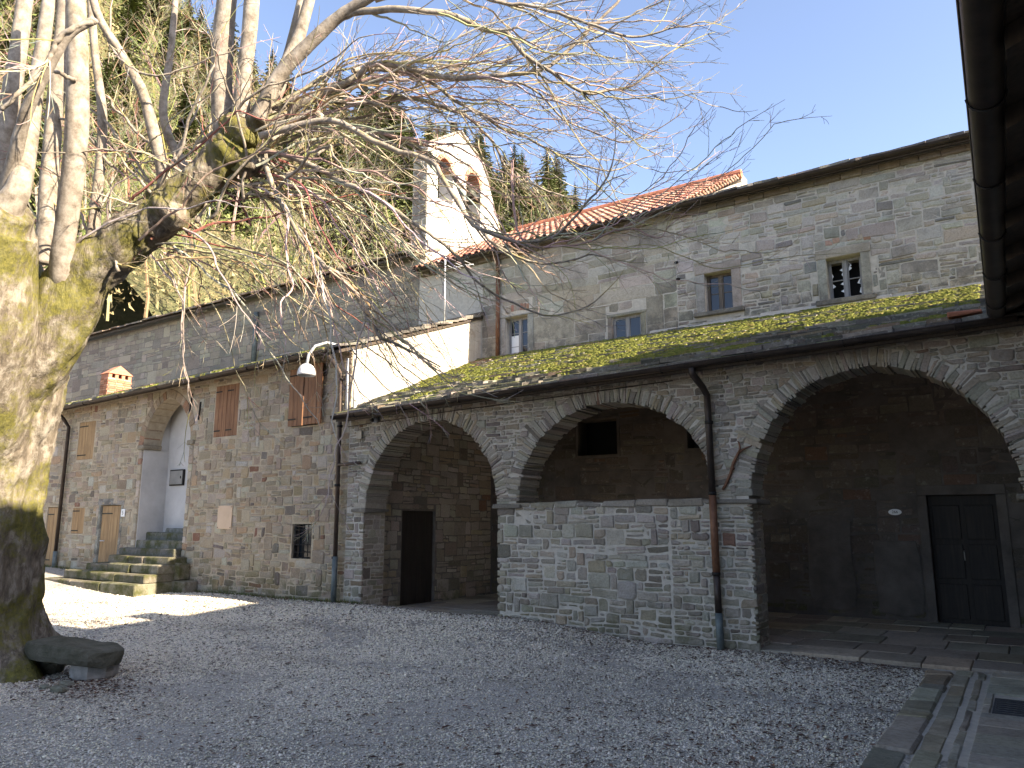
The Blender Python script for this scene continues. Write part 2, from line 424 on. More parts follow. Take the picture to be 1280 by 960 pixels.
def rubble(u0, u1, v0, v1, r, h=(.07, .15), w=(.14, .40), gap=.012, amp=.018, clips=(), split=.18, tall=.16):
    ks = [v0]
    while ks[-1] < v1 - h[0]: ks.append(min(v1, ks[-1] + r.uniform(*h)))
    if ks[-1] < v1: ks.append(v1)
    sd = r.uniform(0, 100)
    def vb(k, u):
        if k == 0 or k == len(ks) - 1: return ks[k]
        return ks[k] + amp * (mnoise.noise((u * .9 + sd, k * 3.7, sd)) * 1.3)
    out = []; blocked = {}
    for k in range(len(ks) - 1):
        u = u0; bl = sorted(blocked.get(k, []))
        hk = ks[k + 1] - ks[k]
        while u < u1 - .03:
            wd = r.uniform(*w) * (1.5 if r.random() < .2 else 1) * (.55 + .45 * min(1, hk / .12))
            hit = [q_ for q_ in bl if q_[0] - 1e-6 <= u < q_[1] - 1e-6]
            if hit: u = hit[0][1]; continue
            if u + wd > u1 - w[0] * .6: wd = u1 - u
            nxt = [q_[0] for q_ in bl if u < q_[0] < u + wd + w[0] * .5]
            if nxt: wd = min(nxt) - u
            top = k + 1
            if k + 2 < len(ks) and r.random() < tall and wd > .09 and u + wd < u1 - .02:
                top = k + 2; blocked.setdefault(k + 1, []).append((u, u + wd))
            cells = [(u, u + wd, 0.0, 1.0)]
            if top == k + 1 and hk > .10 and r.random() < split:
                sp = r.uniform(.35, .65); cells = [(u, u + wd, 0.0, sp), (u, u + wd, sp, 1.0)]
                if r.random() < .5:
                    su = u + wd * r.uniform(.35, .65); cells = [cells[0], (u, su, sp, 1.0), (su, u + wd, sp, 1.0)]
            for (a, bq, t0, t1) in cells:
                def P(uu, tt):
                    lo, hi = vb(k, uu), vb(top, uu); return (uu, lo + (hi - lo) * tt)
                g = gap * r.uniform(.35, .9)
                p = [P(a, t0), P(bq, t0), P(bq, t1), P(a, t1)]
                p = [(p[0][0] + g, p[0][1] + g), (p[1][0] - g, p[1][1] + g), (p[2][0] - g, p[2][1] - g), (p[3][0] + g, p[3][1] - g)]
                ww, hh = p[1][0] - p[0][0], p[3][1] - p[0][1]
                if ww < .025 or hh < .018: continue
                q = []
                for i in range(4):
                    pr, cu_, nx = p[i - 1], p[i], p[(i + 1) % 4]; big_c = r.random() < .22
                    cc = lambda d_: min(.3, (r.uniform(.02, .05) if big_c else r.uniform(.004, .014)) / max(.02, d_))
                    c1, c2 = cc(math.dist(pr, cu_)), cc(math.dist(cu_, nx))
                    q.append((cu_[0] + (pr[0] - cu_[0]) * c1, cu_[1] + (pr[1] - cu_[1]) * c1))
                    q.append((cu_[0] + (nx[0] - cu_[0]) * c2, cu_[1] + (nx[1] - cu_[1]) * c2))
                    if i in (0, 2) and ww > .12:
                        mm = r.uniform(.35, .65); q.append((cu_[0] + (nx[0] - cu_[0]) * mm, cu_[1] + (nx[1] - cu_[1]) * mm + r.uniform(-.011, .011) * min(1, hh / .1)))
                j = min(.008, hh * .09)
                q = [(x + r.uniform(-j, j), y + r.uniform(-j, j)) for x, y in q]
                tl_ = r.gauss(0, .035); cxq = sum(a_[0] for a_ in q) / len(q); q = [(x, y + tl_ * (x - cxq)) for x, y in q]
                for cl in clips:
                    q = cl(q)
                    if q is None: break
                if q is None or area(q) < .0009: continue
                out.append(q)
            u += wd
    return out

def stone3d(poly, fr, r, proud=(.004, .028), back=.03, bev=.011):
    n = len(poly); pd = r.uniform(*proud)
    cu = sum(p[0] for p in poly) / n; cv = sum(p[1] for p in poly) / n
    V = []
    for (u, v) in poly: V.append(fr.w(u, v, -back))
    for (u, v) in poly: V.append(fr.w(u, v, max(pd - bev, -.004)))
    for (u, v) in poly:
        d = math.hypot(u - cu, v - cv) + 1e-6; k = max(.5, 1 - bev * 1.5 / d)
        V.append(fr.w(cu + (u - cu) * k, cv + (v - cv) * k, pd + r.uniform(-.003, .003)))
    V.append(fr.w(cu, cv, pd + r.uniform(-.002, .005)))
    f = []
    for i in range(n):
        j = (i + 1) % n
        f.append((i, j, n + j, n + i)); f.append((n + i, n + j, 2 * n + j, 2 * n + i)); f.append((2 * n + i, 2 * n + j, 3 * n))
    return V, f

def pick(pal, r, var=.09):
    tot = sum(p[0] for p in pal); x = r.uniform(0, tot)
    for wgt, c in pal:
        x -= wgt
        if x <= 0: break
    k = 1 + r.uniform(-var, var) * 1.6
    return tuple(max(.01, ch * k * (1 + r.uniform(-.05, .05))) for ch in c)

PAL_GREY = [(6, (0.375, 0.336, 0.280)), (4, (0.414, 0.375, 0.314)), (4, (0.325, 0.286, 0.235)), (3, (0.392, 0.330, 0.246)), (1.4, (0.470, 0.431, 0.364)), (.14, (0.235, 0.145, 0.105)), (1.0, (0.213, 0.185, 0.155))]
PAL_WARM = [(6, (0.356, 0.291, 0.213)), (4, (0.389, 0.330, 0.255)), (3, (0.304, 0.247, 0.182)), (2, (0.370, 0.276, 0.177)), (1.8, (0.427, 0.383, 0.317)), (.15, (0.237, 0.126, 0.088)), (.6, (0.190, 0.160, 0.135))]
PAL_UP = [(6, (0.418, 0.389, 0.336)), (4, (0.464, 0.435, 0.377)), (3, (0.360, 0.331, 0.284)), (2, (0.429, 0.371, 0.290)), (.12, (0.383, 0.186, 0.128)), (.5, (0.232, 0.220, 0.203))]
PAL_TAN = [(5, (0.370, 0.330, 0.263)), (4, (0.414, 0.381, 0.314)), (2, (0.314, 0.280, 0.224))]
PAL_NAVE = [(5, (0.277, 0.250, 0.206)), (3, (0.330, 0.293, 0.233)), (2, (0.225, 0.201, 0.169))]
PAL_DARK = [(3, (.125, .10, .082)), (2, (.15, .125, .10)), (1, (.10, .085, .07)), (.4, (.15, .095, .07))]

def opening(u, fn_lo, fn_hi): return (u[0], u[1], fn_lo, fn_hi)
def rect_op(x0, x1, z0, z1): return (x0, x1, lambda u: z0, lambda u: z1)
def arch_op(cx, a, z0, zs, rise):
    return (cx - a, cx + a, lambda u: z0, lambda u: zs + rise * math.sqrt(max(0, 1 - ((u - cx) / a) ** 2)))

def core(fr, u0, u1, lo, hi, thick, ops, step=.12, extra=()):
    """solid wall core cut into vertical strips round its openings"""
    br = {u0, u1, *extra}
    for (a, b_, l_, h_) in ops:
        br |= {min(max(a, u0), u1), min(max(b_, u0), u1)}
        if abs(h_((a + b_) / 2) - h_(a + 1e-4)) > .01:
            k = max(6, int((b_ - a) / step))
            for i in range(k + 1):
                x = (a + b_) / 2 - (b_ - a) / 2 * math.cos(math.pi * i / k)
                if u0 < x < u1: br.add(x)
    br = sorted(br); mb = MB()
    for a, b_ in zip(br[:-1], br[1:]):
        if b_ - a < 1e-5: continue
        mid = (a + b_) / 2; e = 1e-6
        cur = [o for o in ops if o[0] <= mid <= o[1]]
        cur.sort(key=lambda o: o[2](mid))
        za, zb = lo(a), lo(b_)
        segs = []
        for o in cur:
            segs.append((za, zb, o[2](a + e), o[2](b_ - e))); za, zb = o[3](a + e), o[3](b_ - e)
        segs.append((za, zb, hi(a), hi(b_)))
        for (a0, b0, a1, b1) in segs:
            if a1 - a0 < 1e-4 and b1 - b0 < 1e-4: continue
            v = [fr.w(a, a0, 0), fr.w(b_, b0, 0), fr.w(b_, b0, -thick), fr.w(a, a0, -thick), fr.w(a, a1, 0), fr.w(b_, b1, 0), fr.w(b_, b1, -thick), fr.w(a, a1, -thick)]
            mb.add(v, BOXF)
    return mb

def lay(pieces, polys, fr, pal, r, proud=(.004, .028), back=.03, bev=.011, var=.09):
    for p in polys:
        v, f = stone3d(p, fr, r, proud, back, bev); pieces.add(v, f, pick(pal, r, var))

# ================================================================== GROUND
def sstep(x, a, b):
    t_ = np.clip((x - a) / (b - a), 0, 1); return t_ * t_ * (3 - 2 * t_)
def gz(x, y):
    x = np.asarray(x, float); y = np.asarray(y, float)
    return .20 * sstep(-x, 4.0, 7.2) * sstep(y, 6.5, 10) + .32 * sstep(-x, 15, 21) * sstep(y, 4, 10) \
        + .012 * np.sin(x * 1.7 + y * .6) + .010 * np.sin(y * 2.3 - x * .9)

def ground():
    xs = np.unique(np.concatenate([[-900, -400, -160, -80, -45], np.arange(-32, 3.01, .35), [6, 20, 60, 200, 900]]))
    ys = np.unique(np.concatenate([[-900, -300, -90, -30, -12], np.arange(-6, 10.6, .35), [10.6, 14, 22, 60, 200, 900]]))
    X, Y = np.meshgrid(xs, ys); Z = gz(X, Y); far = np.maximum(sstep(np.abs(X), 35, 80), sstep(np.abs(Y), 12, 60)); Z = Z * (1 - far)
    Z[(Y > 10.3)] = -.05
    v = np.stack([X, Y, Z], -1).reshape(-1, 3); nx = len(xs)
    f = [(j * nx + i, j * nx + i + 1, (j + 1) * nx + i + 1, (j + 1) * nx + i) for j in range(len(ys) - 1) for i in range(nx - 1)]
    o = mk('ground', v, f, M['gravel'], None, None, True, (0, 0, 0)); tag(o, 'grey gravel courtyard ground', kind='structure')
ground()

def pebbles():
    r = np.random.default_rng(3)
    n = 360000
    Y = r.uniform(1.0, 10.0, n); X = -r.uniform(.5, 17.5, n)
    q = np.stack([X, Y, np.zeros(n)], 1) - EYE
    z = q @ FWD; px = 640 + F_PX * (q @ RGT) / z; py = 480 - F_PX * (q @ UPV) / z
    keep = (px > -30) & (px < 1310) & (py < 1000) & (z > 1) & (X < -1.1)
    keep &= r.random(n) < np.clip(9.5 / z, .2, 1) ** 1.6
    X, Y, z = X[keep], Y[keep], z[keep]
    bare = np.array([mnoise.noise((x_ * .8 + 9, y_ * 1.4, 1.0)) for x_, y_ in zip(X, Y)]); k2 = r.random(len(X)) > np.clip((bare - .12) * 3, 0, .75)
    X, Y, z = X[k2], Y[k2], z[k2]; n = len(X)
    s = r.uniform(.0055, .0125, n) * np.clip(z / 8, .9, 1.6); s[r.random(n) < .02] *= 1.7
    base = np.array([(1, 0, 0), (0, 1, 0), (-1, 0, 0), (0, -1, 0), (0, 0, 1), (0, 0, -1)], float)
    sc = np.stack([s * r.uniform(.8, 1.5, n), s * r.uniform(.7, 1.2, n), s * r.uniform(.4, .8, n)], 1)
    a = r.uniform(0, 6.28, n); V = base[None] * sc[:, None] + r.normal(0, 1, (n, 6, 3)) * (s * .22)[:, None, None]
    c_, s_ = np.cos(a)[:, None], np.sin(a)[:, None]
    V = np.stack([V[..., 0] * c_ - V[..., 1] * s_, V[..., 0] * s_ + V[..., 1] * c_, V[..., 2]], -1)
    V += np.stack([X, Y, gz(X, Y) + s * .25], 1)[:, None]
    tri = np.array([(0, 1, 4), (1, 2, 4), (2, 3, 4), (3, 0, 4), (1, 0, 5), (2, 1, 5), (3, 2, 5), (0, 3, 5)])
    Fc = (tri[None] + (np.arange(n) * 6)[:, None, None]).reshape(-1, 3)
    me = bpy.data.meshes.new('gravel_stones')
    me.vertices.add(n * 6); me.vertices.foreach_set('co', V.reshape(-1))
    me.loops.add(len(Fc) * 3); me.loops.foreach_set('vertex_index', Fc.reshape(-1).astype(np.int32))
    me.polygons.add(len(Fc)); me.polygons.foreach_set('loop_start', np.arange(len(Fc), dtype=np.int32) * 3)
    me.update(); me.validate()
    pat = np.array([mnoise.noise((x_ * .35, y_ * .8, 3.0)) + .6 * mnoise.noise((x_ * 1.3, y_ * 1.9, 7.0)) for x_, y_ in zip(X, Y)])
    g = np.clip(r.normal(.70, .15, n) * (1 - .42 * np.clip(pat + .05, 0, 1)), .14, .80); g[r.random(n) < .04] = .72; g[r.random(n) < .06] = .14
    col = np.stack([g, g * r.uniform(.87, .94, n), g * r.uniform(.68, .80, n), np.ones(n)], 1)
    at_ = me.attributes.new('Col', 'FLOAT_COLOR', 'POINT'); at_.data.foreach_set('color', np.repeat(col, 6, 0).ravel())
    me.materials.append(M['pebble']); o = bpy.data.objects.new('gravel_stones', me); COL.objects.link(o)
    tag(o, 'loose grey gravel stones strewn over the courtyard', 'gravel', kind='stuff')
pebbles()

def litter():
    r = random.Random(11); mb = MB()
    for k in range(8200):
        if k < 900:
            p = at(r.gauss(150, 60), 868 + r.gauss(0, 9), 8.0); x = -8.1 + r.gauss(0, .55); y = 4.35 + r.gauss(0, .25) + (x + 8.1) * -.1
        elif 2600 <= k < 4400: x = -1.1 - abs(r.gauss(0, 1.3)); y = r.uniform(4.5, 9.95)
        elif 4400 <= k < 6000: x = -r.uniform(1.2, 14.5); y = 10.02 - abs(r.gauss(0, .16))
        elif k < 1500: x = -r.uniform(1.3, 5.5); y = r.uniform(9.2, 9.95)
        else: x = -r.uniform(1.2, 14); y = r.uniform(3.5, 9.9)
        z = float(gz(x, y)) + .012; L = r.uniform(.010, .032) * (1.3 if k > 6000 else 1); a = r.uniform(0, 6.28); wv = L * r.uniform(.12, .5)
        u = np.array([math.cos(a), math.sin(a), 0]); w_ = np.array([-u[1], u[0], 0]); c0 = np.array([x, y, z])
        v = [c0 - u * L, c0 - w_ * wv + np.array([0, 0, r.uniform(0, .012)]), c0 + u * L + np.array([0, 0, r.uniform(0, .01)]), c0 + w_ * wv + np.array([0, 0, r.uniform(0, .012)])]
        mb.add(v, [(0, 1, 2), (0, 2, 3)], (lambda s: (.10 * s, .055 * s, .04 * s))(r.uniform(.4, 1.5)))
    tag(mb.build('leaf_litter', M['litter']), 'scattered dry brown leaves and twig bits on the gravel', 'dry leaves', kind='stuff')
litter()

# ================================================================== PORTICO (arcade)
WY = 10.06            # street face of the arcade and of the house
UY = 14.20            # face of the main range behind
def eave(x): return 3.80 + .027 * x
def leanz(x, y): e = eave(x); return e + (y - 9.72) / (UY - 9.72) * (5.36 - e)
ARCH = [(-8.49, 1.45, 1.86, 1.52), (-5.05, 1.58, 1.95, 1.43), (-1.51, 1.47, 1.96, 1.55)]   # centre, half width, spring, rise
FX0, FX1 = -10.42, 1.0
fr_front = Frame((0, WY, 0), (1, 0, 0), (0, -1, 0))

portico = thing('arcade_portico', 'low stone arcade with three round arches under a mossy slate lean-to roof', 'arcade', (-5, WY, 0))
TH = .56
ops = [arch_op(ARCH[0][0], ARCH[0][1] + .05, -.2, ARCH[0][2], ARCH[0][3] + .05),
       arch_op(ARCH[1][0], ARCH[1][1] + .05, 1.90, ARCH[1][2], ARCH[1][3] + .05),
       arch_op(ARCH[2][0], ARCH[2][1] + .05, -.2, ARCH[2][2], ARCH[2][3] + .05)]
wall = core(fr_front, FX0, FX1, lambda u: -.1, lambda u: leanz(u, WY) - .057, TH, ops).build('wall', M['mortar'], portico)
ps = Pieces('stone', 'small_stones', M['stone_arcade'], wall)
rr = random.Random(21)
RING = .21
arch_clips = [clip_arch(c, zs, a + RING, ri + RING) for (c, a, zs, ri) in ARCH]
jamb = [clip_rect(ARCH[0][0] - ARCH[0][1] - .02, ARCH[0][0] + ARCH[0][1] + .02, -.3, 2.05), clip_rect(ARCH[2][0] - ARCH[2][1] - .02, ARCH[2][0] + ARCH[2][1] + .02, -.3, 2.12)]
# lower part: left pier, parapet, middle pier, right pier
lay(ps, rubble(FX0, ARCH[0][0] - ARCH[0][1] - .02, -.05, 1.80, rr, (.055, .13), (.09, .27), gap=.015), fr_front, PAL_GREY + [(6, (.30, .24, .17))], rr)
lay(ps, rubble(-7.04, -4.15, .0, 1.86, rr, (.05, .13), (.10, .36), gap=.017, amp=.03, split=.3, tall=.25), fr_front, PAL_GREY, rr, (.0, .030))
lay(ps, rubble(-4.13, -2.98, -.05, 1.86, rr, (.05, .12), (.09, .32), gap=.016, amp=.026, split=.3), fr_front, PAL_GREY, rr, (.004, .035))
lay(ps, rubble(-.04, FX1, -.05, 1.86, rr, (.08, .16), (.14, .36)), fr_front, PAL_GREY, rr)
# upper part: spandrels with thin stones
top_clip = clip_below(.027 + (5.36 - 3.8 - 5.36 + 3.8), leanz(0, WY) - .085)
lay(ps, rubble(FX0, FX1, 1.90, 3.95, rr, (.032, .085), (.07, .32), gap=.009, amp=.03, clips=jamb + arch_clips + [clip_below(.025, leanz(0, WY) - .09)], split=.12), fr_front, PAL_GREY, rr, (.0, .028))
# jamb faces
def jamb_face(x, nx, z0, z1, y0=WY + .01, y1=WY + TH):
    fr = Frame((x, y0, 0), (0, 1, 0), (nx, 0, 0))
    lay(ps, rubble(0, y1 - y0, z0, z1, rr, (.06, .14), (.10, .34), gap=.014), fr, PAL_GREY, rr, (.003, .02))
jamb_face(ARCH[0][0] - ARCH[0][1] - .05, 1, 0, 1.80, WY + .01, WY + .56); jamb_face(-7.03 + .04, -1, 0, 1.8)
jamb_face(-3.03, 1, -.05, 1.88); jamb_face(0.0 + .0, -1, -.05, 1.88)
ps.finish()
# voussoirs
pv = Pieces('voussoir', 'voussoir_rest', M['stone_arcade'], wall)
for ai, (cx, a, zs, ri) in enumerate(ARCH):
    L = math.pi * (a + ri) / 2; th_ = 0.0
    while th_ < math.pi - .004:
        d = rr.choice((rr.uniform(.03, .05), rr.uniform(.03, .05), rr.uniform(.045, .085))) / (L / math.pi); t1 = min(math.pi, th_ + d)
        if math.pi - t1 < .03: t1 = math.pi
        ro = rr.uniform(.16, .36); ri_j = rr.uniform(-.022, .016); g = rr.uniform(.002, .006) / (L / math.pi); tw_ = rr.uniform(-.02, .02)
        p = []
        for (tt, k) in ((th_ + g, 0), (t1 - g, 0), (t1 - g, 1), (th_ + g, 1)):
            e = ri_j if k == 0 else ro
            tt += tw_ * k * (1 if .06 < tt < 3.08 else 0); e += rr.uniform(-.03, .03) * k
            p.append((cx + (a + e) * math.cos(tt), zs + (ri + e) * math.sin(tt)))
        v, f = stone3d(p[::-1], fr_front, rr, (.002, .024), TH - .02 + rr.uniform(-.03, .03), .007)
        lim = [leanz(q[0], WY) - .075 for q in v]
        for q, z_ in zip(v, lim): q[2] = min(q[2], z_)
        pv.add(v, f, pick(PAL_GREY, rr)); th_ = t1
pv.finish()
# imposts (projecting springing stones) and parapet coping
for (x0, x1, z) in ((-10.25, -9.90, 1.84), (-7.10, -6.58, 1.875), (-3.62, -2.92, 1.885), (-.10, .5, 1.885)):
    mb = MB(); v, f = cham_box(x0, x1, WY - .06, WY + TH + .02, z - .03, z + .035, .012, .014); mb.add(v, f, (.21, .19, .16)); mb.build('impost', M['stone_arcade'], portico)
x = -6.95
while x < -3.64:
    w_ = rr.uniform(.25, .75); x1 = min(x + w_, -3.62)
    mb = MB(); v, f = cham_box(x + .008, x1 - .008, WY - rr.uniform(.012, .04), WY + TH - .02, 1.84, 1.935 + rr.uniform(-.025, .012), .018, .016); mb.add(v, f, tuple(q * .75 for q in pick(PAL_GREY, rr))); mb.build('coping_stone', M['stone_arcade'], portico); x = x1

# lean-to roof deck, slates, moss, gutter
def roof_sheet(x0, x1, zf, y0, y1, t_=.05, n=12):
    mb = MB(); xs = np.linspace(x0, x1, n + 1)
    for a, b_ in zip(xs[:-1], xs[1:]):
        v = [(a, y0, zf(a, y0) - t_), (b_, y0, zf(b_, y0) - t_), (b_, y1, zf(b_, y1) - t_), (a, y1, zf(a, y1) - t_), (a, y0, zf(a, y0)), (b_, y0, zf(b_, y0)), (b_, y1, zf(b_, y1)), (a, y1, zf(a, y1))]
        mb.add(v, BOXF)
    return mb
def slates(pieces, x0, x1, y0, y1, zf, r, expo=.20, wid=(.26, .62), pal=None, thick=(.028, .06)):
    pal = pal or [(4, (.13, .122, .108)), (3, (.17, .158, .138)), (3, (.09, .085, .075)), (1.5, (.22, .20, .17)), (1, (.17, .13, .095))]
    y = y0; row = 0
    while y < y1 - .05:
        x = x0 - r.uniform(0, .3)
        while x < x1:
            w_ = r.uniform(*wid); L = expo * r.uniform(1.9, 2.4); th_ = r.uniform(*thick)
            xa, xb = max(x, x0 - .03) + .004, min(x + w_, x1 + .03) - .004
            yf = y + r.uniform(-.045, .035) - (.02 if row == 0 else 0); yb = min(yf + L, y1)
            if xb - xa > .06:
                jit = lambda s: r.uniform(-s, s)
                out = [(xa, yf + jit(.02)), ((xa * 2 + xb) / 3, yf + jit(.025)), ((xa + 2 * xb) / 3, yf + jit(.025)), (xb, yf + jit(.02)), (xb + jit(.01), yb), (xa + jit(.01), yb)]
                lift0 = .062 + jit(.022); lift1 = .010
                V = []; n = 6
                sl = jit(.012)
                for lvl in (0, 1):
                    for (qx, qy) in out:
                        k = (qy - yf) / max(.05, L)
                        V.append((qx, qy, zf(qx, qy) + lift0 + (lift1 - lift0) * k + (th_ if lvl else 0) + sl * ((qx - xa) / (xb - xa) - .5) + (jit(.004))))
                f = [tuple(range(n))[::-1], tuple(range(n, 2 * n))] + [(i, (i + 1) % n, n + (i + 1) % n, n + i) for i in range(n)]
                pieces.add(V, f, pick(pal, r, .2))
            x += w_
        y += expo * r.uniform(.85, 1.15); row += 1
def moss_clumps(name, x0, x1, y0, y1, zf, r, n, thr=.05, parent=None, lift=.125, seed=0.0, edge=.55):
    mb = MB()
    for _ in range(n):
        x, y = r.uniform(x0, x1), r.uniform(y0, y1)
        nz = mnoise.noise((x * .55 + seed, y * 1.1, 1.3)) + .55 * mnoise.noise((x * 2.1, y * 2.6, 4.2 + seed))
        if nz < thr + edge - 2 * edge * min(1, 1.9 * (y - y0) / (y1 - y0)): continue
        s = r.uniform(.02, .06); z = zf(x, y) + lift - .02; k = 6; a0 = r.uniform(0, 6)
        V = [(x + 1.5 * s * r.uniform(.7, 1.3) * math.cos(a0 + i * 6.283 / k), y + s * r.uniform(.6, 1.1) * math.sin(a0 + i * 6.283 / k), z + (zf(x, y + .1) - zf(x, y)) * 10 * s * math.sin(a0 + i * 6.283 / k) - .03) for i in range(k)]
        V += [(x + s * .8 * math.cos(a0 + i * 6.283 / k), y + s * .5 * math.sin(a0 + i * 6.283 / k), z + s * .30) for i in range(k)] + [(x, y, z + s * .38)]
        f = [(i, (i + 1) % k, k + (i + 1) % k, k + i) for i in range(k)] + [(k + i, k + (i + 1) % k, 2 * k) for i in range(k)]
        q = r.random(); c = (.105 + .07 * q, .125 + .05 * q, .024 + .02 * q) if r.random() < .95 else (.18, .15, .05)
        kk_ = r.uniform(.65, 1.1); mb.add(V, f, tuple(ch * kk_ for ch in c))
    tag(mb.build(name, M['moss'], parent), kind='stuff')
roof = roof_sheet(FX0 + .04, FX1, leanz, 9.66, UY, .06).build('roof', M['wood_soffit'], portico)
sl = Pieces('slate', 'small_slates', M['slate'], roof); slates(sl, FX0 + .06, FX1, 9.60, UY - .02, leanz, random.Random(5), .165, (.24, .6), None, (.032, .07)); sl.finish()
moss_clumps('moss', FX0 + .1, -.3, 9.95, UY - .1, leanz, random.Random(6), 15000, .04, roof, lift=.125, edge=.5)
# dry leaves gathered in the corner of the roof
mb = MB(); r_ = random.Random(8)
for _ in range(700):
    x = -10.3 + abs(r_.gauss(0, .75)); y = UY - abs(r_.gauss(0, 1.0)) - .05
    if y < 10.6: continue
    z = leanz(x, y) + .09; s = r_.uniform(.02, .05); a = r_.uniform(0, 6.28)
    mb.add([(x + s * math.cos(a + k * 1.57), y + s * .6 * math.sin(a + k * 1.57), z + r_.uniform(-.01, .03)) for k in range(4)], [(0, 1, 2, 3)], tuple(ch * r_.uniform(.6, 1.4) for ch in (.22, .12, .07)))
tag(mb.build('dry_leaves', M['litter'], roof), kind='stuff')

def gutter(name, p0, p1, rad, mat, parent, brackets=0, th_=.006, ends=True):
    p0, p1 = np.array(p0, float), np.array(p1, float); d = p1 - p0; d /= np.linalg.norm(d)
    s = np.cross(d, (0, 0, 1)); s /= np.linalg.norm(s); up = np.array([0, 0, 1.0])
    n = 10; V = []; segs = 14
    for i in range(segs + 1):
        c = p0 + (p1 - p0) * i / segs
        c = c + up * rng.uniform(-.004, .004)
        for R in (rad, rad - th_):
            for k in range(n + 1):
                a = math.pi * k / n; V.append(c + s * R * math.cos(a) - up * R * math.sin(a))
    row = 2 * (n + 1); f = []
    for i in range(segs):
        for k in range(n):
            o = i * row + k; f.append((o, o + 1, o + row + 1, o + row)); o += n + 1; f.append((o, o + row, o + row + 1, o + 1))
        for k in (0, n):
            o = i * row + k; f.append((o, o + n + 1, o + n + 1 + row, o + row))
    if ends:
        for i in (0, segs): f.append(tuple(i * row + k for k in range(n + 1)))
    g = mk(name, V, f, mat, parent, None, True)
    e = MB()
    for sg in (1, -1): e.tube([p0 + s * sg * rad, p1 + s * sg * rad], .009, 6)
    e.build('gutter_bead', mat, g)
    for k in range(brackets):
        c = p0 + (p1 - p0) * (k + .5) / brackets
        pts = [c + s * (rad + .008) * math.cos(math.pi * q / 8) - up * (rad + .008) * math.sin(math.pi * q / 8) for q in range(9)]
        MB().tube(pts, .007, 5).build('bracket', M['iron'], g)
    return g
gutter('gutter', (FX0 + .05, 9.57, eave(FX0) + .005), (.1, 9.57, eave(.1) - .0), .062, M['gutter'], portico, 9)
# wooden fascia under the eave
mb = MB()
xs = np.linspace(FX0, FX1, 9)
for a, b_ in zip(xs[:-1], xs[1:]):
    v = [(a, WY - .30, eave(a) - .075), (b_, WY - .30, eave(b_) - .075), (b_, WY - .02, eave(b_) - .015), (a, WY - .02, eave(a) - .015), (a, WY - .30, eave(a) - .035), (b_, WY - .30, eave(b_) - .035), (b_, WY - .02, eave(b_) + .03), (a, WY - .02, eave(a) + .03)]
    mb.add(v, BOXF)
mb.build('eave_board', M['wood_soffit'], portico)
# rafters inside the portico
for i in range(12):
    x = -10.0 + i * .92; mb = MB()
    v = []
    for (yy, dz) in ((WY + TH, 0), (UY - .02, 0)):
        for (dx, q) in ((-.06, -.20), (.06, -.20), (.06, -.065), (-.06, -.065)): v.append((x + dx, yy, leanz(x, yy) + q))
    mb.add(v, [(0, 1, 2, 3), (7, 6, 5, 4), (0, 4, 5, 1), (1, 5, 6, 2), (2, 6, 7, 3), (3, 7, 4, 0)]); mb.build('rafter', M['wood_soffit'], portico)

# downpipe on the middle pier, in three sections
dp = MB().tube([(-3.55, 9.57, eave(-3.5) - .05), (-3.55, 9.60, eave(-3.5) - .14), (-3.50, 9.80, eave(-3.5) - .28), (-3.49, 9.955, eave(-3.5) - .38), (-3.485, 9.955, 3.0), (-3.48, 9.955, 1.98)], .047, 12).build('downpipe', M['gutter'], portico, True)
MB().tube([(-3.48, 9.955, 2.0), (-3.475, 9.955, .95)], .05, 12).build('rusty_sleeve', M['rust'], dp, True)
MB().tube([(-3.475, 9.955, .97), (-3.47, 9.955, .45)], .046, 12).build('lower_pipe', M['gutter'], dp, True)
MB().tube([(-3.47, 9.955, .47), (-3.465, 9.955, -.03)], .049, 12).build('pipe_foot', M['verdigris'], dp, True)
for z in (2.95, 2.0, .96):
    MB().tube([(-3.48, 9.955, z - .02), (-3.48, 9.955, z + .02)], .056, 12).build('pipe_collar', M['iron'], dp, True)

# end wall of the portico with its plank door
endw = core(Frame((-10.12, WY + TH, 0), (0, 1, 0), (1, 0, 0)), 0, UY - WY - TH, lambda u: -.05, lambda u: 3.62 + .36 * u, .3, [rect_op(.62, 1.62, -.05, 1.86)]).build('end_wall', M['mortar_dark'], portico)
fr_end = Frame((-10.12, WY + TH, 0), (0, 1, 0), (1, 0, 0))
pe = Pieces('end_stone', 'end_wall_stones', M['stone_arcade'], endw, 90)
lay(pe, rubble(0, UY - WY - TH, 0, 4.8, rr, (.09, .18), (.16, .42), clips=[clip_rect(.60, 1.64, -.1, 1.88), clip_below(.36, 3.58)]), fr_end, PAL_GREY, rr, (.002, .02)); pe.finish()
door = MB(); door.box(-10.22, -10.20, WY + TH + .62, WY + TH + 1.62, 0, 1.86); door = door.build('door', M['wood_dark'], portico)
for k in range(6):
    y0 = WY + TH + .63 + k * .163; MB().bbox(-10.20, -10.165, y0, y0 + .157, .03, 1.85, .006).build('plank', M['wood_dark'], door)
# dry vine stem clinging to the pier
vs_ = MB()
def pxw(px, py, y): 
    d = FWD * F_PX + RGT * (px - 640) + UPV * (480 - py); return EYE + d * (y / d[1])
YV = WY - .045
vs_.tube([pxw(x_, y_, YV) for x_, y_ in ((903, 612), (907, 606), (913, 592), (917, 578), (923, 566), (930, 561), (940, 557))], [.016, .02, .02, .021, .018, .014, .008], 7)
vs_.tube([pxw(x_, y_, YV - .01) for x_, y_ in ((923, 567), (925, 560), (924, 554), (922, 551))], [.016, .013, .012, .006], 7)
vs_.tube([pxw(x_, y_, YV - .01) for x_, y_ in ((915, 586), (917, 584))], [.028, .024], 7)
tag(vs_.build('vine_stem', M['rust'], None, True), 'dry reddish vine stem forked against the arcade pier beside the downpipe', 'vine stem')

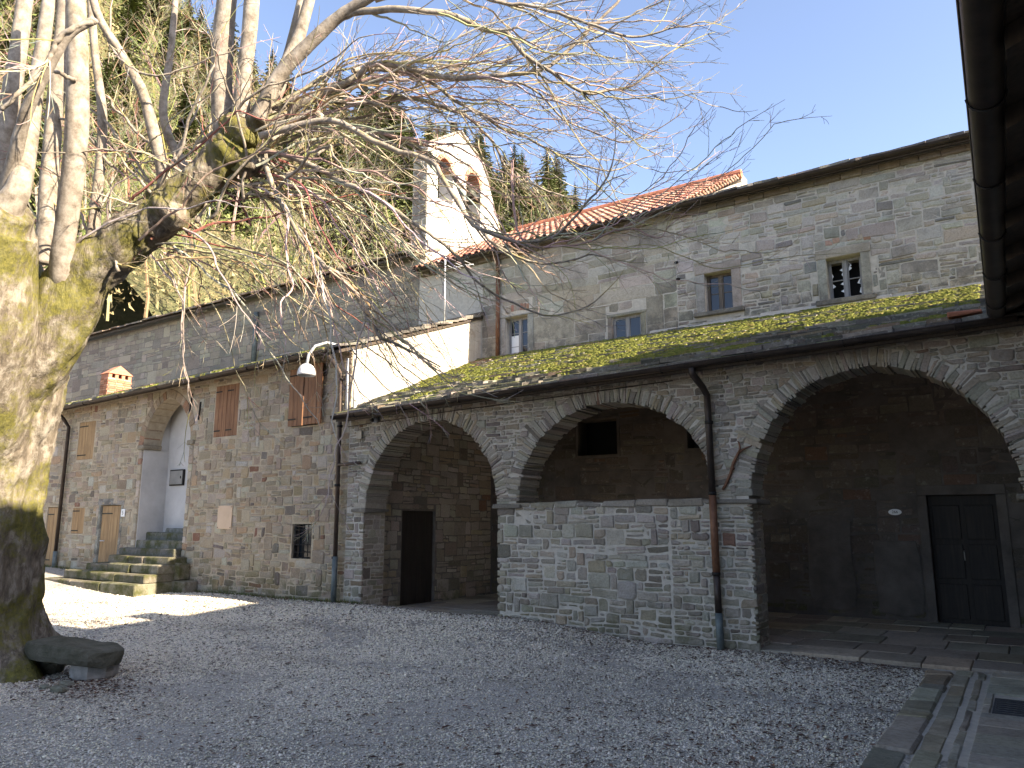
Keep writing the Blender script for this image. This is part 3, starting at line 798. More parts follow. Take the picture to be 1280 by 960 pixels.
# ================================================================== ARCADE FLOOR (setting)
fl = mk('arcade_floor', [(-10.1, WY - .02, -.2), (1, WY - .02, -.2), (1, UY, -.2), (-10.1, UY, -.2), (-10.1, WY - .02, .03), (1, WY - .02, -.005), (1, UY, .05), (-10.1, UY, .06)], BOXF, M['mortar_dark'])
tag(fl, 'stone paved floor inside the arcade', kind='structure')
r_ = random.Random(31)
PAL_FL = [(3, (0.413, 0.357, 0.276)), (3, (0.481, 0.420, 0.328)), (2, (0.345, 0.298, 0.233)), (1, (0.481, 0.400, 0.292))]
y = WY + .0
while y < UY - .1:
    d = r_.uniform(.62, .95); y1 = min(UY, y + d); x = -10.05 - r_.uniform(0, .6)
    while x < 1:
        w_ = r_.uniform(.45, .8); xa, xb = max(x, -10.05), min(x + w_, 1.0)
        inpier = y < WY + .5 and (-7.0 < (xa + xb) / 2 < -3.0)
        if xb - xa > .1 and not inpier:
            zt = .05 + .012 * ((y - WY) / 4) + (.03 if xa < -6 else 0)
            if y < WY + .02 and xa < -7: zt += .06
            mb = MB(); v, f = cham_box(xa + .006, xb - .006, y + .006, y1 - .006, -.02, zt + r_.uniform(-.006, .006), .008, .004); mb.add(v, f, pick(PAL_FL, r_)); mb.build('floor_slab', M['stone_floor'], fl)
        x += w_
    y = y1

# ================================================================== PAVED WALK and kerb on the right (setting)
wk = mk('paved_walk', [(-1.06, -8, -.2), (1.0, -8, -.2), (1.0, WY - .03, -.2), (-1.06, WY - .03, -.2), (-1.06, -8, .012), (1.0, -8, .012), (1.0, WY - .03, .012), (-1.06, WY - .03, .012)], BOXF, M['mortar'])
tag(wk, 'stone paved walk along the right wing with kerb and drainage channel', kind='structure')
r_ = random.Random(32)
PAL_K = [(3, (0.364, 0.325, 0.264)), (2, (0.437, 0.393, 0.326)), (2, (0.291, 0.262, 0.207)), (1, (0.354, 0.291, 0.202))]
def slab_run(name, xa, xb, y0, y1, dy, z, pal, j=.012, b=.015, zj=.012, mat='stone_kerb'):
    y = y0
    while y < y1 - .08:
        d = r_.uniform(*dy); ye = min(y1, y + d)
        mb = MB(); v, f = cham_box(xa + r_.uniform(-j, j) + .005, xb + r_.uniform(-j, j) - .005, y + .008, ye - .008, -.06, z + r_.uniform(-zj, zj), b, j * .6)
        mb.add(v, f, pick(pal, r_)); mb.build(name, M[mat], wk); y = ye
slab_run('kerb_stone', -1.10, -.86, 3.0, WY - .28, (.28, .62), .036, PAL_K, .018, .02, .008)
slab_run('channel_stone', -.84, -.68, 3.0, WY - .05, (.35, .7), .024, PAL_FL, .010, .012, .004)
slab_run('channel_stone', -.64, -.56, 3.0, WY - .05, (.25, .6), .022, PAL_K, .012, .01, .004)
GR = (-.44, .05, 7.95, 8.75)      # drain opening
y = 3.0
while y < WY - .05:
    d = r_.uniform(.26, .33) if y < 8.6 else r_.uniform(.4, .5); ye = min(y + d, WY - .04)
    if y < 7.9 < ye: ye = 7.92
    segs = [(-.52, .98)]
    if GR[2] - .02 <= y + .05 and ye <= GR[3] + .3 and y < GR[3] - .05: segs = [(-.52, GR[0] - .01), (GR[1] + .01, .98)]
    for (a, b_) in segs:
        while a < b_ - .02:
            w_ = r_.uniform(.7, 1.25); e_ = b_ if a + w_ > b_ - .3 else a + w_
            mb = MB(); v, f = cham_box(a + .004, e_ - .004, y + .005, ye - .005, -.06, .03 + r_.uniform(-.003, .003), .006, .003); mb.add(v, f, pick([(1, (.43, .395, .335)), (1, (.46, .425, .365))], r_, .06)); mb.build('paving_slab', M['stone_floor'], wk); a = e_
    y = ye
gt = thing('drain_cover', 'dark metal drain cover let into the paved walk', 'drain cover', (-.2, 8.3, .02))
MB().bbox(GR[0], GR[1], GR[2], GR[3] - .12, .012, .026, .004).build('plate', M['drain'], gt)
for k in range(7): MB().bbox(GR[0] + .02, GR[1] - .02, GR[2] + .03 + k * .09, GR[2] + .06 + k * .09, .0265, .034, .003).build('rib', M['drain'], gt)

# ================================================================== MAIN RANGE behind the arcade
mr = thing('main_range', 'two storey grey stone range rising behind the arcade with small upper windows', 'building', (-5.5, UY, 0))
fr_u = Frame((0, UY, 0), (1, 0, 0), (0, -1, 0))
MX0, MX1, MZ = -12.4, 1.6, 7.93; XT = -5.4; YR = 18.7
WIN = [(-4.92, -4.37, 5.72, 6.50), (-2.63, -2.05, 5.58, 6.36), (-9.72, -9.10, 5.30, 6.33), (-6.97, -6.30, 5.22, 5.92)]
DOOR = (-1.38, -.42, .02, 2.06)
BACKWIN = [(-7.85, -6.92, 3.02, 3.76), (-5.42, -5.05, 3.05, 3.52), (-5.45, -4.6, 1.55, 1.95)]
ops = [rect_op(*w) for w in WIN] + [rect_op(*DOOR)] + [rect_op(*w) for w in BACKWIN]
mwall = core(fr_u, MX0, MX1, lambda u: 5.0, lambda u: 8.028 if u < XT - .01 else 7.965, .5, [rect_op(*w) for w in WIN], extra=(-5.5, XT - .012, XT)).build('wall', M['mortar'], mr)
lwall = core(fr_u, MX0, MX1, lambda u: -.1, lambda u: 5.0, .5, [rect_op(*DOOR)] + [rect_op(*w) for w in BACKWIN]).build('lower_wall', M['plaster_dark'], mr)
rr = random.Random(41)
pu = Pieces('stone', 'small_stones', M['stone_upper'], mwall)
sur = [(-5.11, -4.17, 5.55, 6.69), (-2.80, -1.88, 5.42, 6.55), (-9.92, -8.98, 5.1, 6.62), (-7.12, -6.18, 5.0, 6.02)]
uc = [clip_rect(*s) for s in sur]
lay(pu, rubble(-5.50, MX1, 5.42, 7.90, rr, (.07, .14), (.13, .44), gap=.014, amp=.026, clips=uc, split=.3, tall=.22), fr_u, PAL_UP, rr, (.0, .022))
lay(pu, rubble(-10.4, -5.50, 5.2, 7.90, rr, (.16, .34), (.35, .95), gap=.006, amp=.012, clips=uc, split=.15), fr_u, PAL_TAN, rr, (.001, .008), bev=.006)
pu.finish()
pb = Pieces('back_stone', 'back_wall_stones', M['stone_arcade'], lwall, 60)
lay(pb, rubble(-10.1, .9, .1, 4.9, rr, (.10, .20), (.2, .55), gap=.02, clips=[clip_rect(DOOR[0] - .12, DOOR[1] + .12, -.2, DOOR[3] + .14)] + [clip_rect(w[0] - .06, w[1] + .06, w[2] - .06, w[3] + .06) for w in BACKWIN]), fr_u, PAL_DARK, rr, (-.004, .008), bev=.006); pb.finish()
# plaster patches on the dark back wall
for (x0, x1, z0, z1) in ((-3.3, -2.55, .12, 1.75), (-2.25, -1.55, .12, 1.35)):
    mb = MB(); k = 16; cx, cz = (x0 + x1) / 2, (z0 + z1) / 2
    ring = [(cx + (x1 - x0) / 2 * max(-1, min(1, 1.35 * math.cos(i * 6.283 / k))) * rr.uniform(.9, 1.05), cz + (z1 - z0) / 2 * max(-1, min(1, 1.35 * math.sin(i * 6.283 / k))) * rr.uniform(.92, 1.04)) for i in range(k)]
    v = [(a, UY - .02, b_) for a, b_ in ring] + [(cx + (a - cx) * .94, UY - .030, cz + (b_ - cz) * .96) for a, b_ in ring]
    mb.add(v, [(i, (i + 1) % k, k + (i + 1) % k, k + i) for i in range(k)] + [tuple(range(k, 2 * k))]); mb.build('plaster_patch', M['plaster_dark'], mr)
def surround(x0, x1, z0, z1, jw, lw, sw, y, mat, parent, c=(.37, .345, .295), sill=.12, proud=.03):
    for nm, b_ in (('jamb', (x0 - jw, x0, z0, z1)), ('jamb', (x1, x1 + jw, z0, z1)), ('lintel', (x0 - jw - .02, x1 + jw + .02, z1, z1 + lw))):
        mb = MB(); v, f = cham_box(b_[0], b_[1], y - proud, y + .12, b_[2] + .003, b_[3] - .003, .008, .004); mb.add(v, f, tuple(q * rr.uniform(.93, 1.07) for q in c)); mb.build(nm, M[mat], parent)
    if sill:
        mb = MB(); v, f = cham_box(x0 - jw - .06, x1 + jw + .06, y - proud - .06, y + .12, z0 - sw, z0 - .003, .012, .006); mb.add(v, f, tuple(q * .6 for q in c)); mb.build('sill', M[mat], parent)
def casement(x0, x1, z0, z1, y, wood, parent, label=None, rows=2, broken=False, curtain=None, rev=.16):
    """two-leaf window: frame, mullion, glazing bars, panes"""
    fw = .035; yy = y + rev
    mb = MB()
    for b_ in ((x0, x0 + fw, z0, z1), (x1 - fw, x1, z0, z1), (x0 + fw, x1 - fw, z0, z0 + fw), (x0 + fw, x1 - fw, z1 - fw, z1)):
        mb.bbox(b_[0], b_[1], yy, yy + .05, b_[2], b_[3], .004)
    w = mb.build('window', M[wood], parent)
    if label: w['label'] = label
    xm = (x0 + x1) / 2
    MB().bbox(xm - .032, xm + .032, yy - .012, yy + .045, z0 + fw, z1 - fw, .005).build('mullion', M[wood], w)
    for (a, b_) in ((x0 + fw, xm - .032), (xm + .032, x1 - fw)):
        mb = MB(); s = .02
        for q in ((a, a + s, z0 + fw, z1 - fw), (b_ - s, b_, z0 + fw, z1 - fw), (a + s, b_ - s, z0 + fw, z0 + fw + s), (a + s, b_ - s, z1 - fw - s, z1 - fw)): mb.bbox(q[0], q[1], yy + .004, yy + .04, q[2], q[3], .003)
        mb.build('sash', M[wood], w)
        hh = (z1 - z0 - 2 * fw) / rows
        for k in range(rows):
            za, zb = z0 + fw + k * hh, z0 + fw + (k + 1) * hh
            if k: MB().bbox(a + s, b_ - s, yy + .008, yy + .034, za - .008, za + .008, .002).build('glazing_bar', M[wood], w)
            if not broken:
                MB().box(a + s, b_ - s, yy + .02, yy + .024, za + .008, zb - .008).build('pane', M['glass'], w)
            else:       # jagged shards left along the edges of the pane
                for q in range(3):
                    side = rr.choice((0, 1)); bx = a + s if side == 0 else b_ - s; sg = 1 if side == 0 else -1
                    z_ = rr.uniform(za + .02, zb - .08); hgt = rr.uniform(.05, .13); wd = rr.uniform(.02, .06)
                    pts = [(bx, z_), (bx + sg * wd, z_ + hgt * rr.uniform(.2, .6)), (bx + sg * wd * .4, z_ + hgt * .8), (bx, min(zb, z_ + hgt))]
                    mk('glass_shard', [(p[0], yy + .02, p[1]) for p in pts] + [(p[0], yy + .023, p[1]) for p in pts], [(0, 1, 2, 3), (7, 6, 5, 4), (0, 4, 5, 1), (1, 5, 6, 2), (2, 6, 7, 3), (3, 7, 4, 0)], M['white_paint'], w)
    if curtain: MB().box(*curtain).build('board', M['white_paint'], w)
    MB().box(x0 - .1, x1 + .1, yy + .34, yy + .36, z0 - .1, z1 + .1).build('unlit_room_sheet', M['void'], w)  # near-black sheet behind the panes, the room's shade put into its colour
    return w
surround(*WIN[0], .17, .18, .09, UY, 'stone_upper', mr); casement(*WIN[0], UY, 'wood_dull', mr, 'brown wooden two-leaf window')
surround(*WIN[1], .15, .17, .10, UY, 'stone_upper', mr); casement(*WIN[1], UY, 'wood_grey', mr, 'pale window with broken panes', broken=True)
surround(*WIN[2], .15, .04, .09, UY, 'stone_upper', mr, (.33, .32, .30), 0); casement(*WIN[2], UY, 'wood_grey', mr, 'tall pale window with a white board behind its left leaf', 3, curtain=(-9.67, -9.45, UY + .17, UY + .178, 5.34, 5.92))
surround(*WIN[3], .10, .07, .09, UY, 'stone_upper', mr, (.33, .30, .25), 0); wsm = casement(*WIN[3], UY, 'wood_grey', mr, 'low pale window partly sunk behind the roof edge', 1, rev=.05)
# inner window openings of the dark back wall
for w in BACKWIN:
    MB().box(w[0] - .02, w[1] + .02, UY + .4, UY + .42, w[2] - .02, w[3] + .02).build('unlit_room_sheet', M['void'], mr)  # black sheet closing the opening, painted as unlit depth
mb = MB()
for b_ in ((-7.90, -7.85, 2.97, 3.81), (-6.92, -6.86, 2.97, 3.81), (-7.85, -6.92, 2.97, 3.02), (-7.85, -6.92, 3.76, 3.81)): mb.bbox(b_[0], b_[1], UY - .03, UY + .1, b_[2], b_[3], .006)
mb.build('opening_frame', M['plaster_dark'], mr)
# brick relieving arches above the windows
def bricks_row(cx, z, n, bw, bh, rise, y, parent):
    for i in range(n):
        u = (i - (n - 1) / 2); x = cx + u * (bw + .008); zz = z + rise * (1 - (2 * u / n) ** 2)
        mb = MB(); v, f = cham_box(x - bw / 2, x + bw / 2, y - rr.uniform(.006, .014), y + .05, zz, zz + bh, .004, .004); mb.add(v, f, pick([(2, (.31, .17, .12)), (2, (.35, .23, .17)), (3, (.32, .27, .215))], rr)); mb.build('brick', M['brick'], parent)
bricks_row(-4.62, 6.70, 6, .13, .05, .05, UY, mwall); bricks_row(-2.3, 6.56, 7, .12, .10, .07, UY, mwall)
bricks_row(-9.4, 6.42, 8, .075, .16, .05, UY, mwall)
# plaster flashing band above the lean-to roof
mb = MB(); xs = np.linspace(-6.1, 1.2, 14)
for a, b_ in zip(xs[:-1], xs[1:]):
    h0 = rr.uniform(.10, .15); mb.add([(a, UY - .10, 5.30), (b_, UY - .10, 5.30), (b_, UY + .02, 5.30), (a, UY + .02, 5.30), (a, UY - .05, 5.36 + h0), (b_, UY - .05, 5.36 + h0), (b_, UY + .02, 5.40 + h0), (a, UY + .02, 5.40 + h0)], BOXF)
mb.build('flashing', M['mortar'], mr)
# big inner door
dj = MB()
for b_ in ((DOOR[0] - .14, DOOR[0], 0.05, DOOR[3]), (DOOR[1], DOOR[1] + .14, .05, DOOR[3]), (DOOR[0] - .14, DOOR[1] + .14, DOOR[3], DOOR[3] + .16)): dj.bbox(b_[0], b_[1], UY - .035, UY + .1, b_[2], b_[3], .01)
dj.build('door_surround', M['plaster_dark'], mr)
mb = MB().bbox(DOOR[0], DOOR[1], UY + .14, UY + .17, .03, DOOR[3], .004); dd = mb.build('door', M['wood_dark'], mr)
for k in range(2):
    for q in range(3):
        x0 = DOOR[0] + .05 + k * .46; z0 = .12 + q * .62
        MB().bbox(x0, x0 + .39, UY + .115, UY + .145, z0, z0 + .54, .012).build('door_panel', M['wood_dark'], dd)
MB().tube([(-.93, UY + .11, 1.03), (-.93, UY + .09, 1.06), (-.93, UY + .09, 1.15), (-.93, UY + .11, 1.18)], .010, 8).build('door_handle', M['lamp_grey_dull'], dd, True)
# cast sockets for old beams on the upper wall
for (x, z) in ((-5.47, 6.84), (-5.45, 6.48)):
    MB().tube([(x, UY + .02, z + .03), (x, UY - .10, z - .01)], .028, 8).build('beam_socket', M['iron'], mr)
# cornice stones under the eave
mb = None; x = -12.3; pc = Pieces('cornice_stone', 'cornice_rest', M['stone_upper'], mr, 60)
while x < MX1:
    w_ = rr.uniform(.25, .5); v, f = cham_box(x, min(MX1, x + w_) - .006, UY - rr.uniform(.06, .10), UY + .02, 7.80, 7.915, .01, .006); pc.add(v, f, pick([(3, (.20, .17, .14)), (2, (.26, .22, .17))], rr)); x += w_
pc.finish()
# roofs of the main range
def slz(x, y): return 7.95 + (y - 13.98) * .37
def tlz(x, y): return 7.97 + (y - 13.98) * .545
XT = -5.4; YR = 18.7
r2 = roof_sheet(XT, MX1 + .2, slz, 13.90, YR, .06).build('slate_roof', M['wood_soffit'], mr)
sl = Pieces('slate', 'small_slates', M['slate_dry'], r2, 60); slates(sl, XT, MX1 + .2, 13.84, 15.2, slz, random.Random(15), .24); sl.finish()
r3 = roof_sheet(MX0 - .05, XT, tlz, 13.92, YR, .06, 4).build('tile_roof', M['wood_soffit'], mr)
def tile_roof(parent, x0, x1, y0, y1, zf, r, tw=.175, tl=.29):
    pt = Pieces('roof_tile', 'small_roof_tiles', M['tile'], parent, 200)
    pal = [(5, (.33, .15, .105)), (3, (.38, .20, .145)), (2, (.26, .11, .08)), (1.5, (.38, .26, .20))]
    nx = int((x1 - x0) / tw); ny = int((y1 - y0) / tl)
    for j in range(ny):
        for i in range(nx):
            xc = x0 + (i + .5) * tw + r.uniform(-.008, .008); ya = y0 + j * tl + r.uniform(-.015, .015); yb = ya + tl * 1.15
            V = []; k = 6
            for (yy, R, lift) in ((ya, .075, .05), (yb, .062, .025)):
                for q in range(k + 1):
                    an = math.pi * q / k; V.append((xc + R * math.cos(an), yy, zf(xc, yy) + lift + R * .85 * math.sin(an)))
            for (yy, R, lift) in ((ya, .060, .05),):
                for q in range(k + 1):
                    an = math.pi * q / k; V.append((xc + R * math.cos(an), yy, zf(xc, yy) + lift + R * .8 * math.sin(an)))
            f = [(q, q + 1, k + 2 + q, k + 1 + q) for q in range(k)] + [(q + 1, q, 2 * k + 2 + q, 2 * k + 3 + q) for q in range(k)]
            pt.add(V, f, pick(pal, r, .18))
    pt.finish()
tile_roof(r3, MX0, XT, 13.9, YR - .1, tlz, random.Random(16))
MB().tube([(MX0, YR, tlz(0, YR) + .05), (XT + .05, YR, tlz(0, YR) + .05)], .12, 10, True, (.36, .14, .085)).build('ridge_tiles', M['tile'], r3)
gb = MB(); gb.add([(XT - .25, 14.22, 7.9), (XT, 14.22, 7.9), (XT, YR + .3, 7.9), (XT - .25, YR + .3, 7.9), (XT - .25, 14.22, 8.04), (XT, 14.22, 8.04), (XT, YR + .3, 10.50), (XT - .25, YR + .3, 10.50)], BOXF)
gb.build('gable', M['plaster_white'], mr)
mb = MB()
for k in range(22):
    y0 = 14.0 + k * .215; v, f = cham_box(XT - .2, XT + .02, y0, y0 + .23, tlz(0, y0) + .03, tlz(0, y0) + .085, .01, .006); mb.add(v, f, pick([(1, (.30, .20, .15)), (1, (.36, .17, .11))], rr))
mb.build('verge_stones', M['stone_upper'], mr)
MB().bbox(XT - .3, XT + .05, YR + .05, YR + .5, 9.8, 10.62, .03, .02).build('ridge_stone', M['plaster_old'], mr)
gutter('gutter', (XT - 6.9, 13.86, 7.92), (MX1, 13.86, 7.945), .06, M['gutter'], mr, 10)
# plain closing walls of the range (rear and ends)
bx = MB(); bx.box(MX0, XT - .26, YR + .3, YR + .6, 0, 10.55); bx.box(XT - .26, MX1, YR + .31, YR + .6, 0, 9.7); bx.box(MX1, MX1 + .3, UY, YR + .6, 0, 7.9); bx.box(MX0, MX0 + .3, UY + .5, YR + .3, 0, 8.0); bx.build('rear_wall', M['mortar_dark'], mr)
MB().box(MX0 + .3, MX1, UY + .5, YR + .3, 5.0, 5.1).build('upper_floor', M['wood_soffit'], mr)
# brown downpipe at the corner with the house
MB().tube([(-9.90, UY - .07, 7.9), (-9.90, UY - .07, 5.25)], .05, 10).build('downpipe', M['rust'], mr, True)

# ================================================================== STONE HOUSE on the left
def heave(x): return 4.80 + .0255 * (x + 11.1)
def hz(x, y): return heave(x) + (y - 9.72) * .37
HX0, HX1 = -23.2, -10.42
hs = thing('stone_house', 'warm toned rubble stone house with wooden shutters and a tall pointed arch niche', 'house', (-16.5, WY, .3))
NICHE = (-17.30, -15.42); NC = (NICHE[0] + NICHE[1]) / 2; NA = (NICHE[1] - NICHE[0]) / 2; NS = 3.40; NR = 1.10
def ptop(u):
    t_ = min(1, abs(u - NC) / NA); Rr = NA * 1.35; off = Rr - NA
    return NS + math.sqrt(max(0, Rr ** 2 - (t_ * NA + off) ** 2)) * NR / math.sqrt(Rr ** 2 - off ** 2)
HOLES = {'sh1': (-14.60, -13.80, 3.45, 4.58), 'sh2': (-12.06, -11.30, 3.50, 4.66), 'grille': (-11.88, -11.33, .95, 1.60), 'door1': (-18.92, -18.02, .45, 2.05), 'win': (-20.25, -19.66, 1.36, 2.0), 'door2': (-21.56, -20.95, .5, 2.04), 'wup': (-20.35, -19.55, 3.22, 4.2)}
ops = [rect_op(*h) for h in HOLES.values()] + [(NICHE[0], NICHE[1], lambda u: 1.0, ptop)]
hwall = core(fr_front, HX0, HX1 - .002, lambda u: -.1, lambda u: hz(u, WY) - .057, .45, ops).build('wall', M['mortar_warm'], hs)
rr = random.Random(51)
ph = Pieces('stone', 'small_stones', M['stone_house'], hwall)
def clip_niche(p):
    cu = sum(q[0] for q in p) / len(p); cv = sum(q[1] for q in p) / len(p)
    if max(q[0] for q in p) < NICHE[0] - .25 or min(q[0] for q in p) > NICHE[1] + .25: return p
    if cv < NS: return clip_rect(NICHE[0] - .16, NICHE[1] + .16, 0.0, NS + .2)(p)
    u = NC + (cu - NC) * .86
    if abs(u - NC) < NA and cv < ptop(u) + .26: return None
    return clip_rect(NICHE[0] - .02, NICHE[1] + .02, 0, NS + .35)(p)
cl = [clip_rect(h[0] - .03, h[1] + .03, h[2] - .03, h[3] + .03) for h in HOLES.values()] + [clip_niche, clip_below(.0255, heave(0) + (WY - 9.72) * .37 - .10)]
lay(ph, rubble(HX0, HX1, .0, 4.98, rr, (.06, .135), (.10, .36), gap=.011, clips=cl, split=.3, amp=.034, tall=.25), fr_front, PAL_WARM, rr, (.0, .022))
ph.finish()
# quoins and arch stones of the niche
pq = Pieces('quoin', 'quoin_rest', M['stone_house'], hs, 80); 
for side in (0, 1):
    z = 1.1 if side == 0 else .9
    while z < NS - .08:
        h_ = rr.uniform(.12, .22); w_ = rr.uniform(.10, .17); x0 = NICHE[0] - w_ if side == 0 else NICHE[1] - .0
        v, f = cham_box(x0, x0 + w_, WY - .025, WY + .40, z, min(z + h_, NS - .05) - .012, .012, .006); pq.add(v, f, pick([(3, (.45, .40, .32)), (2, (.38, .32, .24)), (.25, (.36, .22, .14))], rr)); z += h_
pq.finish()
pa_ = Pieces('arch_stone', 'arch_rest', M['stone_house'], hs, 60)
k = 13
for side in (-1, 1):
    for i in range(k):
        t0, t1 = 1 - i / k, 1 - (i + 1) / k
        def pt(t_, e):
            u = NC + side * t_ * NA; zz = ptop(u); du = .01
            sl_ = (ptop(NC + side * max(0, t_ - .02) * NA) - ptop(NC + side * min(1, t_ + .0) * NA)) / (.02 * NA + 1e-6)
            nx, nz = 1.0 * max(.0, min(6, sl_)), 1.0; L_ = math.hypot(nx, nz); return (u + side * e * nx / L_, zz + e * nz / L_)
        ta, tb = math.sin(t0 * math.pi / 2), math.sin(t1 * math.pi / 2)
        p = [pt(ta, 0), pt(tb, 0), pt(tb, .2), pt(ta, .2)]
        if side > 0: p = p[::-1]
        p = [(a, min(b_, hz(a, WY) - .08)) for a, b_ in p]
        if area(p) < .0005: continue
        v, f = stone3d(p, fr_front, rr, (.006, .024), .40, .009); pa_.add(v, f, pick([(3, (.34, .26, .18)), (2, (.28, .215, .15)), (1, (.30, .17, .11))], rr))
pa_.finish()
for x0, x1 in ((NICHE[0] - .16, NICHE[0] + .10), (NICHE[1] - .06, NICHE[1] + .16)):
    mb = MB(); v, f = cham_box(x0, x1, WY - .06, WY + .42, NS - .06, NS + .04, .015, .006); mb.add(v, f, (.28, .24, .18)); mb.build('impost', M['stone_house'], hs)
# niche interior: white plaster
mb = MB(); D1 = WY + .66
mb.box(NICHE[0] - .3, NICHE[0] + .002, WY + .452, D1, .9, 4.72); mb.box(NICHE[1] - .002, NICHE[1] + .3, WY + .452, D1, .9, 4.72); mb.box(NICHE[0] + .0, NICHE[0] + .02, WY + .02, D1, .95, NS - .065); mb.box(NICHE[1] - .02, NICHE[1], WY + .06, D1, .95, NS - .065); mb.box(NICHE[0] - .3, NICHE[1] + .3, D1, D1 + .2, .9, 4.72); mb.box(NICHE[0] - .3, NICHE[1] + .3, WY + .44, D1 + .2, 4.72, 4.80)
mb.build('niche_wall', M['plaster_niche'], hs)
# roof of the house
hroof = roof_sheet(HX0 - .1, HX1 + .05, hz, 9.66, UY, .06, 8).build('roof', M['wood_soffit'], hs)
sl = Pieces('slate', 'small_slates', M['slate'], hroof, 200); slates(sl, HX0 - .1, HX1 + .08, 9.58, UY - .02, hz, random.Random(17), .24, (.3, .7)); sl.finish()
moss_clumps('moss', HX0, HX1 - .5, 9.60, 11.6, hz, random.Random(18), 6000, -.2, hroof, lift=.112, seed=5.0, edge=.0)
# right-hand end wall above the arcade roof (sunlit plaster)
fr_he = Frame((HX1, WY, 0), (0, 1, 0), (1, 0, 0))
hew = core(Frame((HX1 + .004, WY + .01, 0), (0, 1, 0), (1, 0, 0)), 0, UY - WY, lambda u: 3.3, lambda u: hz(HX1, WY + u) - .057, .40, [], extra=(1, 2, 3)).build('end_wall', M['plaster_old'], hs)
rr = random.Random(53); pe = Pieces('end_stone', 'end_wall_stones', M['plaster_old'], hew, 60)
lay(pe, rubble(.03, UY - WY - .02, 3.7, 6.5, rr, (.12, .24), (.2, .55), gap=.006, clips=[clip_below(.37, hz(HX1, WY) - .12)]), Frame((HX1 + .004, WY, 0), (0, 1, 0), (1, 0, 0)), PAL_TAN, rr, (.001, .006), bev=.005); pe.finish()
# shutters, boards, doors (each with planks)
def planks(x0, x1, z0, z1, y, n, mat, parent, name, label=None, battens=2, hinge=True):
    mb = MB().bbox(x0 + .01, x1 - .01, y, y + .012, z0 + .01, z1 - .01, .002); o = mb.build(name, M[mat], parent)
    if label: o['label'] = label
    w_ = (x1 - x0) / n
    for i in range(n):
        MB().bbox(x0 + i * w_ + .002, x0 + (i + 1) * w_ - .002, y - .024, y, z0 + rr.uniform(0, .008), z1 - rr.uniform(0, .008), .004, .0015).build('plank', M[mat], o)
    for k in range(battens):
        zz = z0 + (z1 - z0) * (.12 + .76 * k / max(1, battens - 1))
        if hinge: MB().bbox(x0 + .01, x0 + (x1 - x0) * .55, y - .032, y - .025, zz - .014, zz + .014, .002).build('hinge', M['iron'], o)
    return o
planks(-14.60, -14.20, 3.45, 4.58, WY + .02, 3, 'wood_brown', hs, 'shutter'); planks(-14.195, -13.80, 3.45, 4.58, WY + .02, 3, 'wood_brown', hs, 'shutter')
planks(-12.10, -11.68, 3.50, 4.66, WY - .05, 3, 'wood_brown', hs, 'shutter'); planks(-11.62, -11.12, 3.50, 4.70, WY - .085, 4, 'wood_brown', hs, 'shutter', 'brown shutter leaf standing slightly ajar')
MB().box(-12.1, -11.25, WY + .3, WY + .32, 3.45, 4.7).build('unlit_room_sheet', M['void'], hs)  # black sheet behind the shutters stands in for the unlit room
planks(-20.25, -19.66, 1.36, 2.0, WY + .03, 4, 'wood_tan', hs, 'window_board'); planks(-20.35, -19.55, 3.22, 4.2, WY + .03, 5, 'wood_tan', hs, 'window_board')
d1 = planks(-18.90, -18.04, .45, 2.04, WY + .06, 6, 'wood_tan', hs, 'door', 'pale plank door with grey stone surround')
MB().tube([(-18.85, WY + .01, 1.2), (-18.66, WY + .01, 1.2)], .012, 6).build('door_handle', M['lamp_grey'], d1)
planks(-21.55, -20.96, .5, 2.03, WY + .05, 4, 'wood_tan', hs, 'door', 'pale narrow plank door')
surround(-18.92, -18.02, .45, 2.05, .11, .16, 0, WY, 'stone_upper', hs, (.34, .315, .27), 0, .012)
# barred window
gr = MB()
for b_ in ((-11.90, -11.85, .93, 1.62), (-11.36, -11.31, .93, 1.62), (-11.85, -11.36, .93, .97), (-11.85, -11.36, 1.58, 1.62)): gr.bbox(b_[0], b_[1], WY + .05, WY + .12, b_[2], b_[3], .004)
gr = gr.build('window', M['stone_upper'], hs); gr['label'] = 'small barred window'
for i in range(3): MB().tube([(-11.74 + i * .135, WY + .04, .95), (-11.74 + i * .135, WY + .04, 1.6)], .009, 6).build('bar', M['iron'], gr)
for i in range(4): MB().tube([(-11.86, WY + .03, 1.07 + i * .14), (-11.35, WY + .03, 1.07 + i * .14)], .008, 6).build('bar', M['iron'], gr)
MB().box(-11.85, -11.36, WY + .16, WY + .165, .97, 1.58).build('pane', M['glass'], gr)
MB().box(-11.95, -11.25, WY + .30, WY + .32, .9, 1.7).build('unlit_room_sheet', M['void'], hs)  # black sheet behind the bars, darkness of the room painted on
for (x0, z0, x1, z1) in ((-15.44, 4.50, -15.50, 4.05), (-15.10, 4.28, -15.14, 3.88)):
    MB().tube([(x0, WY - .035, z0), (x1, WY - .035, z1)], .018, 6).build('wall_anchor', M['iron'], hs)
